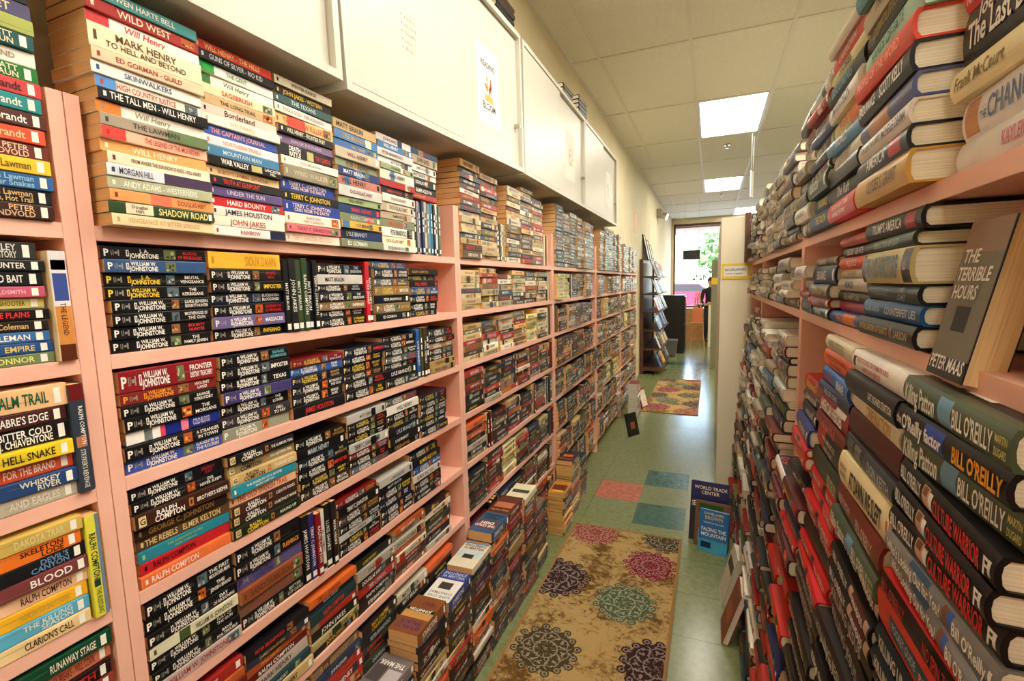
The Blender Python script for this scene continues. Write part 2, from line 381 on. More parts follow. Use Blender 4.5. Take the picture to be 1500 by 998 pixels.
def stack_left(bay, row, col, yc, z0, hmax, pal, specs=None, x=None, L=0.173, page=None):
    """a flat stack filled up to hmax; specs are listed from the top book down"""
    x = XF if x is None else x
    z = z0 + 0.0004; i = 0
    if specs:
        tot = sum(s[2] if len(s) > 2 else 1.0 for s in specs); unit = hmax / tot
        items = [(s[0], s[1], (s[2] if len(s) > 2 else 1.0) * unit) for s in specs[::-1]]
    else:
        items = []
        h = 0
        while True:
            t = U(0.0175, 0.029)
            if h + t > hmax: break
            h += t; items.append((*rand_spine(pal), t))
    for base, prints, t in items:
        i += 1
        make_book('paper', L + U(-0.003, 0.003), 0.106, t - 0.0004, base, prints, flat_left(x + U(-0.008, 0.004), yc + U(-0.003, 0.003), z), ('L', bay, row, col, i), page=page)
        z += t
    return z
def upright_left(bay, row, y, z0, cols, x=None, Ls=(0.165, 0.178), th=(0.012, 0.022)):
    x = XF if x is None else x
    for k, c in enumerate(cols):
        t = U(*th); L = U(*Ls)
        if isinstance(c, tuple) and len(c) == 2 and isinstance(c[1], list): base, prints = c
        else:
            base = c; dark = sum(lin(base)) < 0.75; tc = WH if dark else BK
            prints = [T_(random.choice(WORDS), 0, 0.5, 0.5, 0.6, tc), Q_(0.38, 0.46, 0.15, 0.85, WH if dark else BK, 1)]
        make_book('paper', L, 0.106, t - 0.0006, base, prints, up_left(x + U(-0.004, 0.004), y, z0 + 0.0006, L), ('LU', bay, row, round(y, 3), k + 1))
        y += t
    return y

# --- bay 1 first stacks, transcribed from the photograph (top book first)
R0 = {
 0: [plain((74, 150, 150), 'OWEN HARTE BELL', WH, 0.45), plain((170, 40, 40), 'WILD WEST', CR, 0.6, pic=True), plain((246, 240, 228), 'Will Henry', (200, 60, 60), 0.55, band=(-0.5, -0.32, (200, 50, 56)), slant=0.2),
     plain((240, 226, 190), 'MARK HENRY', (90, 70, 40), 0.5, sub='TO HELL AND BEYOND') + (1.9,), plain((240, 206, 172), 'ED GORMAN - GUILD', (150, 60, 50), 0.42),
     plain((246, 242, 232), 'SKINWALKERS', (40, 90, 140), 0.45), plain((246, 236, 218), 'HIGH COUNTRY JUSTICE', (190, 70, 60), 0.5, band=(-0.5, -0.33, (90, 150, 220)), pos=-0.05, wmax=0.55, pic=True),
     plain(BK, 'THE TALL MEN - WILL HENRY', WH, 0.55, wmax=0.78), plain((246, 240, 226), 'Will Henry', (150, 140, 120), 0.5, band=(-0.5, -0.3, (224, 130, 50)), slant=0.2),
     plain((170, 156, 136), 'THE LAWMAN', (70, 60, 50), 0.45, band=(0.08, 0.5, (110, 130, 90))), plain((240, 190, 160), 'THE LEGEND OF THE MOUNTAIN', (190, 50, 46), 0.45, band=(-0.5, -0.3, (220, 70, 64)), pos=0.14, wmax=0.55),
     plain((236, 170, 100), 'WILL HENRY', (250, 236, 200), 0.5), plain((246, 228, 196), 'FROM WHERE THE SUN NOW STANDS - WILL HENRY', (90, 60, 40), 0.34, wmax=0.7, pos=0.05),
     plain((226, 228, 236), 'MORGAN HILL', (50, 60, 90), 0.55, pos=-0.25, wmax=0.3, band=(0.0, 0.5, (74, 56, 84))), plain((180, 184, 150), 'ANDY ADAMS - WESTERNERS', WH, 0.5),
     plain((236, 160, 96), 'DOUGLAS HIRT', (150, 60, 30), 0.45, band=(-0.15, 0.05, (230, 120, 90)), pos=0.26, wmax=0.3), (((44, 70, 34)), [Q_(-0.36, -0.12, 0.05, 0.95, CR), T_('Douglas', -0.24, 0.68, 0.3, 0.2, (60, 50, 30)), T_('Hirt', -0.24, 0.3, 0.3, 0.2, (60, 50, 30)), T_('SHADOW ROAD', 0.18, 0.5, 0.6, 0.5, (244, 226, 150), 0.015), Q_(0.44, 0.475, 0.2, 0.8, WH)]),
     plain((244, 216, 170), 'VENGEANCE AT BITTER SPRINGS', (200, 160, 110), 0.4)],
 1: [plain((222, 66, 52), 'WILL HENRY - THE HILLS', (250, 220, 150), 0.5), plain(BK, 'GUNS OF SILVER - RIO KID', (190, 190, 190), 0.5), plain((246, 242, 232), 'THE GENT', (40, 130, 60), 0.4, band=(-0.5, -0.3, (30, 160, 60))),
     plain((246, 242, 226), 'Will Henry', (80, 110, 70), 0.5, band=(-0.5, -0.34, (60, 120, 60)), slant=0.2), plain((240, 222, 180), 'SAGEBRUSH', (200, 50, 40), 0.5, pic=True), plain((206, 176, 130), 'THE LONG TRAIL', (90, 60, 30), 0.4, pic=True),
     plain((242, 206, 190), 'Borderland', (40, 30, 30), 0.6), plain((246, 240, 222), 'WESTWARD', (210, 190, 150), 0.4), plain((60, 90, 180), "THE CAPTAIN'S JOURNAL", (240, 170, 150), 0.5), plain((226, 230, 236), 'NORTHERN TRAILS', (220, 150, 100), 0.4),
     plain((70, 130, 170), 'MOUNTAIN MAN', (200, 220, 230), 0.45), (BK, [T_('WAR VALLEY', -0.17, 0.5, 0.55, 0.36, WH, 0.02), Q_(0.05, 0.2, 0.15, 0.85, (200, 190, 120)), T_('LANCASTER', 0.36, 0.68, 0.3, 0.24, WH), T_('HILL', 0.36, 0.32, 0.3, 0.2, WH)]),
     plain((238, 206, 150), "NOBODY'S LAWMAN - RAY HOGAN", (150, 60, 40), 0.4), plain((30, 26, 30), 'TRUTH AT GUNPOINT', (220, 60, 50), 0.5, pos=-0.1, wmax=0.5), plain((96, 80, 130), 'UNDER THE SUN', (210, 200, 220), 0.45),
     plain((206, 40, 46), 'HARD BOUNTY', WH, 0.5, pic=True), plain((238, 234, 224), 'JAMES HOUSTON', (40, 40, 44), 0.55), plain((244, 236, 214), 'JOHN JAKES', (170, 70, 60), 0.6), plain((236, 234, 230), 'RAINBOW', (190, 60, 60), 0.4, band=(0.26, 0.5, (26, 34, 66)))],
 2: [plain((226, 216, 190), 'WINTER RANGE', BK, 0.4), plain((36, 32, 30), 'JOHN JAKES - WESTERN', (230, 190, 70), 0.5), plain((60, 90, 90), 'THE TEXANS', (200, 220, 220), 0.5), plain((240, 236, 224), "FOOL'S GOLD - KEN HODGSON", (150, 120, 100), 0.4), plain((224, 196, 130), 'THE SQUAW KILLERS', (200, 80, 60), 0.5, band=(-0.3, 0.0, (220, 84, 64)), pic=True) + (1.4,),
     plain(BK, 'WILL HENRY - FRONTIER FURY', (236, 226, 200), 0.5), plain((130, 104, 140), 'SON OF THE PLAINS', (210, 190, 210), 0.4), (BK, [T_('DEATH', -0.22, 0.72, 0.36, 0.2, WH, 0.03), T_('RATTLE', -0.22, 0.3, 0.36, 0.2, WH, 0.03), Q_(0.0, 0.12, 0.15, 0.85, (190, 180, 110)), T_('TERRY C. JOHNSTON', 0.3, 0.5, 0.4, 0.3, (210, 50, 50))], 1.5),
     plain((244, 236, 220), 'WOLF MOUNTAIN', (170, 140, 100), 0.3), plain((150, 140, 116), 'WIND WALKER', (210, 200, 170), 0.4, pic=True) + (1.5,), plain((40, 66, 150), 'TERRY C. JOHNSTON', (236, 210, 200), 0.55, sub='CRIES FROM THE EARTH') + (1.4,), plain((26, 24, 24), 'TERRY C. JOHNSTON', (236, 200, 90), 0.5) + (1.2,), plain((40, 66, 150), 'TERRY C. JOHNSTON', (236, 210, 200), 0.55, sub='CRIES FROM THE EARTH') + (1.4,),
     plain((244, 230, 210), 'BLACK SUN', (150, 110, 120), 0.4, sub='TERRY C. JOHNSTON', pic=True) + (1.3,), plain((232, 120, 120), 'TERRY C. JOHNSTON', (120, 60, 120), 0.45, pic=True), plain((246, 226, 206), 'TERRY C. JOHNSTON - RED CLOUD', (220, 170, 140), 0.45) + (1.2,)]}
R1 = {
 0: [johnstone('BLOOD OF RENEGADES', (220, 50, 44), WH, ini='J. A.'), johnstone('', base=(50, 84, 130)), johnstone('BRUTAL VENGEANCE', WH, YE, ini='J. A.'), johnstone('THE KERRIGANS', WH, YE), johnstone('LUKE JENSEN BOUNTY HUNTER'), johnstone('BROTHERHOOD OF THE GUN'), johnstone('BOUNTY HUNTER', (230, 60, 56)), johnstone('THE FAMILY JENSEN')],
 1: [plain((238, 184, 56), 'SIOUX DAWN', (190, 130, 40), 0.6, pos=0.2, wmax=0.45) + (1.4,), johnstone('WHITE HELL', RE), johnstone('IMPOSTER', YE, base=(26, 18, 22)), johnstone('BUCKHORN BLOODSHED', base=(18, 24, 48)), johnstone('SHERIFF OF US MARSHAL', RE), johnstone('MASSACRE', base=(110, 96, 150)), johnstone('INFERNO', YE)]}
R2 = {
 0: [johnstone('FRONTIER DESTINY TREACHERY', base=(140, 28, 36)) + (1.8,), johnstone('VIOLENT LAND', base=(128, 40, 34), ac=(240, 160, 60)), johnstone('SAVAGE TERRITORY'), johnstone('THE MORGANS') + (1.2,), ((30, 44, 130), [Q_(-0.5, -0.17, 0.03, 0.97, WH), Q_(-0.33, -0.25, 0.05, 0.95, (120, 130, 130)), Q_(-0.17, -0.12, 0.03, 0.97, (224, 70, 90)), Q_(0.05, 0.13, 0.03, 0.97, (236, 130, 150)), T_('COLD BLOOD', 0.28, 0.5, 0.5, 0.2, (200, 200, 220), 0.02)], 1.1), johnstone('A STRANGER IN TOWN') + (1.2,), johnstone('SLAUGHTER IN THE ROCKIES', base=(60, 84, 170)) + (1.1,)],
 1: [johnstone('SAVAGE GUNS MANHUNTERS', (110, 190, 200)) for _ in range(1)] + [johnstone(), johnstone('TEXAS'), johnstone('', YE, base=(66, 56, 110)), johnstone(), johnstone('HELL TO PAY', base=(50, 46, 50)), johnstone('', base=(150, 150, 130))]}
R3 = {
 0: [johnstone('DEADLY DAY', (170, 50, 60)), johnstone('EVIL NEVER SLEEPS'), compton(title="BROTHER'S KEEPER") + (1.25,), plain((40, 30, 26), 'GEORGE C. JOHNSTON', (150, 110, 60), 0.5), plain((90, 66, 44), 'THE REBELS   ELMER KELTON', (226, 196, 130), 0.55, wmax=0.8), plain((40, 130, 150), 'THE SUNDOWN RIDERS', (160, 200, 120), 0.34, sub='RALPH COMPTON'), plain((190, 36, 44), 'RALPH COMPTON', (60, 10, 14), 0.5, pos=-0.15, wmax=0.45), plain((236, 116, 60), 'RALPH COMPTON', (250, 236, 220), 0.55, pos=-0.15, wmax=0.5)],
 1: [compton((30, 26, 26), 'THE ALAMOSA TRAIL'), compton((150, 134, 96), 'THE CALIFORNIA TRAIL', BK), compton((206, 176, 120), 'DODGE CITY', (70, 40, 20)), plain((40, 140, 160), 'THE SHADOW OF A NOOSE', WH, 0.4, sub='RALPH COMPTON'), plain((236, 190, 150), 'THE OLD SPANISH TRAIL', (180, 60, 50), 0.55, wmax=0.75), compton((70, 40, 30), "DEATH RIDES"), compton((56, 34, 28), 'CHESTNUT MARE'), compton((30, 40, 26), 'ROUND UP', YE)]}
R4 = {
 0: [johnstone('THE FIRST MOUNTAIN MAN') + (1.3,), johnstone('THE JENSEN BRAND') + (1.2,), johnstone('DAY OF RECKONING') + (1.1,), plain((226, 222, 190), 'WILLIAM W. JOHNSTONE', (80, 76, 60), 0.45, band=(-0.2, -0.08, (70, 90, 50)), pos=0.2, wmax=0.45), johnstone('FURY OF THE GUN'), johnstone('BANG FOR TROUBLE'), plain((196, 176, 170), 'WILLIAM W. JOHNSTONE', (170, 40, 50), 0.5, pic=True)],
 1: [johnstone('', YE), johnstone('FLASHBACK', (230, 150, 60)), johnstone('', base=(90, 80, 130), ac=(60, 50, 100)), plain((150, 80, 50), 'SANDOKAN ROJO', (110, 50, 30), 0.5, pic=True), plain((120, 86, 70), 'SAVAGE LAND', (160, 70, 50), 0.5, pic=True), johnstone('BETTER OFF DEAD', (200, 200, 180))]}
SPECS = {0: R0, 1: R1, 2: R2, 3: R3, 4: R4}
SHT = 0.024
def row_top(row, bay=1): return (SH[row - 1] - SHT) if row else {0: 1.972, 1: 1.972, 5: 1.93}.get(bay, 2.008)
LAYOUT1 = {0: 'SSSSSMK', 1: 'SSUSRSS', 2: 'SSSSSBS', 3: 'SSSSSSY', 4: 'SSVSSSS', 5: 'SSSSSSS', 6: 'SSSSSSS', 7: 'SSSSSS'}
UPC = {'K': [(30, 30, 32), (226, 222, 214), (40, 36, 36), (90, 96, 80), (24, 24, 26)], 'U': [(24, 24, 26), (30, 30, 30), (60, 76, 44), (50, 70, 40), (20, 20, 22), (24, 24, 28)], 'R': [(200, 34, 44), (30, 40, 40)], 'B': [(40, 96, 170), (70, 70, 40), (60, 50, 30), (30, 30, 30)],
       'Y': [(100, 26, 30), (30, 50, 60), (34, 34, 34), (230, 200, 60), (30, 30, 34)], 'V': [(26, 26, 28), (50, 44, 110), (140, 26, 34), (228, 224, 206), (30, 26, 26), (40, 30, 26)],
       'M': [(60, 50, 46), (30, 30, 34), (150, 150, 156), (90, 90, 110), (40, 60, 90), (200, 190, 180), (120, 130, 120), (60, 140, 190), (50, 120, 150), (40, 40, 44), (220, 220, 220), (90, 110, 80)]}
def fill_bay(bay):
    y0 = Y1 + (bay - 1) * P + 0.022; y1 = Y1 + bay * P - 0.022
    pal0 = {1: 'light', 2: 'tan', 3: 'far', 4: 'far', 5: 'far'}.get(bay, 'far')
    for row in range(8):
        z0 = SH[row]; hmax = row_top(row, bay) - z0 - 0.006
        pal = pal0 if row == 0 else ('black' if bay == 1 else ('tan' if bay == 2 and row < 3 else ('mix' if bay < 4 else 'far')))
        if bay == 1 and row in (5, 6): pal = 'mix'
        if bay == 3 and row < 3: pal = 'far'
        lay = LAYOUT1[row] if bay == 1 else ''.join(random.choice('SSSSSSSG') for _ in range(11)) + 'g'
        y = y0 + 0.004; c = 0
        for ch in lay:
            room = y1 - y
            if ch in 'SM' or ch == 'S':
                if room < 0.176: continue
                sp = SPECS.get(row, {}).get(c) if bay == 1 else None
                if sp: sp = [s if len(s) > 2 else (s[0], s[1], 1.0) for s in sp]
                h = hmax if sp else hmax * U(0.9, 1.0)
                if ch == 'M':
                    ye = upright_left(bay, row, y + 0.004, z0, UPC['M'], Ls=(0.17, 0.18), th=(0.013, 0.016))
                    stack_left(bay, row, c, y + 0.088, z0 + 0.184, hmax - 0.2, pal, None)
                else:
                    pp = pal
                    if bay > 1 and row and rnd() < 0.12: pp = 'yellow'
                    stack_left(bay, row, c, y + 0.0885, z0, h, pp, sp, x=XF + ((0.032 if c == 0 else 0.02) if row == 0 and bay == 1 else 0.008 if row == 0 else 0.0) + (U(0, 0.025) if bay > 2 else 0))
                y = y + 0.1775 if ch != 'M' else ye + 0.002; c += 1
            else:
                cols = UPC.get(ch) or [random.choice(PALS[pal]) for _ in range(random.choice([2, 3, 4]) if ch == 'G' else max(0, int(room / 0.023)))]
                if not cols or room < 0.0225 * len(cols): continue
                if row == 0 and ch == 'G':
                    ye = upright_left(bay, row, y + 0.001, z0, cols); yy = y
                else: ye = upright_left(bay, row, y + 0.001, z0, cols, Ls=(0.160, 0.174) if row else (0.165, 0.178))
                y = ye + 0.003
for bay in range(1, 6): fill_bay(bay)
# --- bay 0: only its last stack is in the picture
def bay0():
    def rt(base, text, tc, sub=None, h=0.5, st=True):
        p = [T_(text, 0.37, 0.5 if not sub else 0.7, h if not sub else 0.36, 0.34, tc, 0.015, 0, 1)]
        if sub: p += [T_(sub, 0.37, 0.3, 0.36, 0.34, tc, 0.015, 0, 1)]
        if st: p += [Q_(0.41, 0.455, 0.15, 0.85, WH, 1)]
        return (base, p + creases(1), 1.0)
    A = [rt((60, 110, 150), '', WH, st=False), rt(BK, 'LEGACY', (220, 90, 60), st=False), rt((84, 80, 120), 'SECRET', (236, 226, 180), st=False), rt((170, 180, 90), '', BK, st=False), rt((24, 86, 84), 'MATT', CR, 'BRAUN'), rt((242, 238, 228), 'FAST LAND', (150, 130, 110), h=0.35, st=False), rt((34, 120, 44), 'MATT', CR, 'BRAUN'),
         rt((206, 66, 70), 'Lyle Brandt', (60, 20, 20)), rt((40, 140, 140), 'Lyle Brandt', WH), rt((84, 40, 36), 'Lyle Brandt', WH), rt((220, 84, 50), 'Lyle Brandt', (240, 200, 150)), rt((110, 44, 36), 'PETER', (236, 200, 170), 'BRANDVOLD'), rt((240, 200, 50), 'Rogue Lawman', (120, 90, 30)), rt((50, 100, 160), 'Rogue Lawman', (150, 200, 220), 'Border Snakes'), rt((24, 20, 22), 'Rogue Lawman', (220, 180, 120), 'Corpse, Hot Trail'), rt((56, 30, 26), 'PETER', (220, 180, 140), 'BRANDVOLD')]
    B = [rt((50, 50, 48), 'KINCH RILEY', (220, 220, 210), 'INDIAN TERRITORY')[:2] + (1.6,), rt((30, 34, 36), 'MANHUNTER', WH), rt((26, 26, 28), 'BUZZARD BAIT', WH)[:2] + (1.3,), rt((206, 90, 120), 'DON COLDSMITH', (240, 190, 200), h=0.35), rt((206, 196, 110), 'THE SHARPSHOOTER', (110, 80, 30), h=0.4), rt((26, 20, 22), 'ON THE PLAINS', (220, 50, 50)), rt((40, 30, 26), 'Lyndia Coleman', (220, 180, 120)), rt((60, 110, 170), 'COLEMAN', WH), rt((40, 80, 140), 'EMPIRE', (226, 200, 120)), rt((110, 128, 90), 'CONNOR', (230, 230, 130))]
    C = [rt((236, 190, 140), 'PALM TRAIL', (30, 90, 60))[:2] + (1.5,), rt((70, 34, 30), "SABRE'S EDGE", WH), rt((26, 24, 24), 'BITTER COLD', WH, 'J. CHIAVENTONE')[:2] + (1.3,), rt((236, 206, 40), 'HELL SNAKE', BK), rt((214, 84, 50), 'FOR THE BRAND', (250, 230, 210)), rt((40, 70, 120), 'WHISKEY', (226, 220, 200), 'RIVER'), rt((190, 180, 160), 'AND EAGLES', (226, 216, 196))]
    D = [rt((206, 176, 90), 'DAKOTA TRAIL', (220, 210, 150)), rt((236, 120, 40), 'SKELETON', (50, 20, 10), 'LODE'), rt((24, 26, 30), "DEVIL'S", (110, 150, 190), 'CANYON'), rt((120, 60, 60), 'BLOOD', WH), rt((236, 190, 150), 'RALPH COMPTON', (70, 20, 20)), rt((240, 180, 40), 'NORTH TO SALT FORK', (200, 160, 60), h=0.4), rt((90, 170, 200), 'THE KILLING', (220, 230, 220), 'SEASON'), rt((236, 206, 150), "CLARION'S CALL", (60, 40, 26))]
    E_ = [rt((20, 70, 46), 'RUNAWAY STAGE', (240, 230, 210)), rt((206, 120, 90), 'DAY BREAKS - WILL COOK', (120, 30, 20)), rt((40, 20, 20), 'DEATH', (190, 40, 40)), rt((150, 60, 50), 'WAY STATION', (240, 220, 190)), rt((170, 90, 70), '', BK), rt((70, 40, 30), '', BK), rt((40, 60, 40), '', BK)]
    for row, (sp, yc, x) in enumerate([(A, 0.341, XF + 0.004), (B, 0.318, XF - 0.002), (C, 0.323, XF + 0.006), (D, 0.322, XF + 0.004), (E_, 0.341, XF)]):
        h = row_top(row) - SH[row] - 0.008
        stack_left(0, row, 0, yc, SH[row], h if row else 0.345, 'mix', sp, x=x)
    ylast = 0.409
    make_book('paper', 0.165, 0.106, 0.022, (236, 214, 170), [Q_(-0.5, 0.0, 0.03, 0.97, (226, 222, 226)), Q_(-0.42, -0.33, 0.1, 0.9, (190, 60, 50)), Q_(-0.3, -0.05, 0.1, 0.9, (60, 80, 150), 1), Q_(0.0, 0.35, 0.05, 0.95, (210, 140, 70), 1), Q_(0.35, 0.5, 0.05, 0.95, (90, 40, 20), 1), T_('THE LEGEND', 0.12, 0.5, 0.3, 0.3, (80, 30, 20))], up_left(XF + 0.006, ylast, SH[1] + 0.0006, 0.165), ('LU', 0, 1, 0, 1))
    make_book('paper', 0.172, 0.106, 0.019, (50, 60, 74), [Q_(-0.5, -0.35, 0.03, 0.97, (110, 26, 28)), T_('RALPH COMPTON', -0.12, 0.66, 0.3, 0.35, WH), Q_(-0.02, 0.08, 0.15, 0.85, (190, 120, 80)), T_("STRYKER'S REVENGE", 0.28, 0.5, 0.34, 0.36, (220, 214, 200))], up_left(XF + 0.008, 0.411, SH[2] + 0.0006, 0.172), ('LU', 0, 2, 0, 1))
    make_book('paper', 0.170, 0.106, 0.019, (226, 220, 70), [Q_(-0.5, 0.5, 0.7, 0.97, (110, 130, 150)), T_('RALPH COMPTON', -0.1, 0.4, 0.45, 0.45, (40, 60, 50), 0.02), Q_(0.13, 0.2, 0.15, 0.6, (40, 60, 50)), T_('THE RUSTLING', 0.34, 0.4, 0.35, 0.25, (60, 70, 40))], up_left(XF + 0.008, 0.410, SH[3] + 0.0006, 0.170), ('LU', 0, 3, 0, 1))
bay0()
# --- piles of paperbacks on the floor in front of the shelves
PILE_TOP = {
 2: ((130, 74, 36), [('cq', 0.02, 0.98, 0.42, 0.62, 1, (190, 140, 80)), ('ct', 'RETURN TO', 0.5, 0.86, 0.09, 0.8, (70, 40, 110), 0.02), ('ct', 'PALACE', 0.5, 0.74, 0.09, 0.7, (70, 40, 110), 0.02), ('cq', 0.02, 0.98, 0.36, 0.44, 2, (30, 24, 22)), ('ct', 'JOHNSTON', 0.5, 0.40, 0.06, 0.8, WH, 0.03), ('ct', 'TERRY C.', 0.5, 0.2, 0.09, 0.7, (110, 40, 70), 0.02)], 0.040),
 3: ((40, 62, 140), [('cq', 0.02, 0.98, 0.3, 0.99, 1, (226, 224, 216)), ('cq', 0.3, 0.75, 0.4, 0.62, 2, (60, 60, 60)), ('ct', 'LONE STAR', 0.5, 0.86, 0.07, 0.8, (90, 80, 70), 0.01), ('ct', 'CHRISTMAS', 0.5, 0.75, 0.07, 0.8, (120, 90, 80), 0.01), ('ct', 'WILLIAM W.', 0.5, 0.2, 0.09, 0.85, (190, 200, 230), 0.02), ('ct', 'JOHNSTONE', 0.5, 0.09, 0.09, 0.85, (190, 200, 230), 0.02)], 0.034),
 4: ((214, 206, 180), [('cq', 0.02, 0.98, 0.35, 0.6, 1, (190, 206, 212)), ('cq', 0.3, 0.7, 0.5, 0.66, 2, (50, 60, 50)), ('ct', 'JOHNSTONE', 0.5, 0.14, 0.1, 0.85, (40, 70, 110), 0.02), ('ct', 'WILLIAM W.', 0.5, 0.26, 0.09, 0.85, (60, 80, 110), 0.02), ('cq', 0.02, 0.98, 0.02, 0.07, 2, (70, 130, 180))], 0.024),
 5: ((54, 84, 116), [('cq', 0.1, 0.9, 0.45, 0.8, 1, (110, 40, 34)), ('ct', 'THE COLD', 0.5, 0.7, 0.1, 0.85, WH, 0.03), ('ct', 'DISH', 0.5, 0.56, 0.11, 0.6, WH, 0.03), ('ct', 'CRAIG', 0.5, 0.3, 0.1, 0.6, (20, 30, 40), 0.03), ('ct', 'JOHNSON', 0.5, 0.16, 0.1, 0.85, (20, 30, 40), 0.03)], 0.040),
 6: ((90, 40, 26), [('cq', 0.1, 0.9, 0.4, 0.7, 1, (190, 110, 80)), ('ct', 'COLD WATER', 0.5, 0.85, 0.08, 0.8, GO, 0.02)], 0.026),
 7: ((222, 214, 180), [('cq', 0.1, 0.9, 0.4, 0.6, 1, (60, 60, 50))], 0.03),
 1: ((120, 110, 110), [('cq', 0.05, 0.5, 0.3, 0.9, 1, (190, 180, 180)), ('cq', 0.55, 0.95, 0.2, 0.6, 1, (80, 70, 70)), ('ct', 'THE MARK', 0.5, 0.2, 0.1, 0.8, WH, 0.02)], 0.03)}
piles = [(0.848, 0.30), (1.025, 0.395), (1.205, 0.455), (1.388, 0.448), (1.565, 0.468), (1.742, 0.505), (1.92, 0.52), (2.10, 0.49), (2.28, 0.36)]
for k, (yc, h) in enumerate(piles):
    top = PILE_TOP.get(k); xp = -0.797 + (0.006 if k == 7 else 0) - (0.01 if k < 2 else 0)
    hh = h - (top[2] if top else 0)
    z = stack_left('pile', k + 1, 0, yc, 0.0035, hh, 'mix' if k % 3 else 'dark', None, x=xp)
    if top:
        b = make_book('paper', 0.173, 0.106, top[2], top[0], [T_('JOHNSTONE', -0.1, 0.5, 0.5, 0.5, WH), Q_(0.4, 0.46, 0.2, 0.8, WH)], flat_left(xp + 0.004, yc, z, 1.5), ('L', 'pile', k + 1, 0, 99), cover=top[1], force=True)
# loose piles further along the floor
z = stack_left('pile', 10, 0, 2.70, 0.0035, 0.26, 'tan', None, x=-0.775, page=(214, 172, 100))
make_book('paper', 0.173, 0.106, 0.028, (190, 130, 50), [T_('WESTERN', 0, 0.5, 0.5, 0.5, BK)], flat_left(-0.77, 2.70, z), ('L', 'pile', 10, 0, 99), cover=[('cq', 0.1, 0.9, 0.3, 0.75, 1, (110, 40, 26)), ('cq', 0.2, 0.8, 0.76, 0.9, 1, (230, 180, 70))], force=True, page=(214, 172, 100))
z = stack_left('pile', 11, 0, 2.95, 0.0035, 0.36, 'tan', None, x=-0.79, page=(214, 172, 100))
make_book('paper', 0.173, 0.106, 0.028, (40, 26, 20), [T_('WESTERN', 0, 0.5, 0.5, 0.5, WH)], flat_left(-0.79, 2.95, z), ('L', 'pile', 11, 0, 99), cover=[('cq', 0.2, 0.8, 0.3, 0.55, 1, (210, 100, 40)), ('cq', 0.1, 0.9, 0.7, 0.85, 1, (150, 60, 40))], force=True)
stack_left('pile', 12, 0, 5.42, 0.0035, 0.40, 'white', None, x=-0.72, L=0.2, page=(238, 232, 214))
stack_left('pile', 13, 0, 3.2, 0.0035, 0.30, 'dark', None, x=-0.80)
for k, c in enumerate([(206, 196, 170), (60, 84, 130), (70, 90, 70), (40, 36, 36), (120, 30, 30)]):
    make_book('paper', 0.235, 0.15, 0.026, c, [T_('HISTORY', 0, 0.5, 0.4, 0.5, WH)], up_left(-0.73, 4.42 + k * 0.028, 0.004, 0.235), ('LU', 'floor', 0, 0, k + 1), page=(236, 226, 200))

# --- hardcovers in the stacks opposite
def stack_right(sec, col, yc, z0, specs=None, pal='hard', hmax=None, xf=lambda z: 0.215, L=0.236, W=0.158, up=False):
    """specs from the top book down, each (base, prints[, thickness]); z0 is the underside of the stack"""
    if specs is None:
        specs = []; h = 0
        while True:
            t = U(0.022, 0.042)
            if h + t > hmax: break
            h += t; specs.append((*rand_spine(pal, 'hard'), t))
    z = z0 + 0.0005; n = len(specs); i = n + 1
    for s in specs[::-1]:
        i -= 1
        cov = s[4] if len(s) > 4 else None; t = s[2] if len(s) > 2 else 0.032; Lb = s[3] if len(s) > 3 else L + U(-0.012, 0.006)
        make_book('hard', Lb, W + U(-0.012, 0.006), t - 0.0006, s[0], s[1], flat_right(xf(z) + U(-0.008, 0.008), yc + U(-0.004, 0.004), z), ('R', sec, col, i), cover=cov)
        z += t
    return z
def H(base, text, tc=WH, t=0.032, h=0.55, sub=None, band=None, pos=-0.05, wmax=0.75, bold=0.012, slant=0.0, extra=None, L=0.238):
    p = []
    if band: p += [Q_(band[0], band[1], 0.03, 0.97, band[2])]
    p += [T_(text, pos, 0.5 if not sub else 0.66, h if not sub else h * 0.6, wmax, tc, bold, slant)]
    if sub: p += [T_(sub, pos, 0.3, h * 0.55, wmax, tc, bold, slant)]
    return (base, p + (extra or []), t, L)
KP = ((78, 90, 70), [T_('Killing Patton', -0.28, 0.5, 0.62, 0.36, (232, 232, 216), 0.02), Q_(-0.07, 0.06, 0.1, 0.9, (110, 156, 186)), T_("BILL O'REILLY", 0.24, 0.5, 0.52, 0.32, WH, 0.015), T_('MARTIN', 0.455, 0.66, 0.2, 0.08, (220, 210, 120)), T_('DUGARD', 0.455, 0.34, 0.2, 0.08, (220, 210, 120))], 0.036, 0.240)
OF = ((22, 22, 26), [T_('the', -0.45, 0.5, 0.36, 0.06, WH), T_("O'Reilly", -0.29, 0.5, 0.55, 0.24, WH, 0.03), Q_(-0.16, 0.03, 0.1, 0.9, (40, 70, 160)), T_('factor', -0.065, 0.5, 0.45, 0.17, WH, 0.03), T_("BILL O'REILLY", 0.3, 0.5, 0.5, 0.36, (236, 160, 40), 0.03)], 0.031, 0.240)
def CW():
    return ((20, 18, 20), [T_("BILL O'REILLY", -0.33, 0.55, 0.5, 0.28, WH, 0.02), Q_(-0.175, -0.10, 0.12, 0.88, (206, 160, 130)), Q_(-0.165, -0.115, 0.55, 0.85, (120, 80, 56), 1), Q_(-0.10, -0.06, 0.2, 0.8, (226, 222, 220)), T_('CULTURE WARRIOR', 0.18, 0.48, 0.56, 0.44, (222, 36, 40), 0.02), T_('F', 0.445, 0.5, 0.5, 0.04, WH, 0.02), Q_(0.455, 0.475, 0.28, 0.72, WH)], 0.032, 0.240)
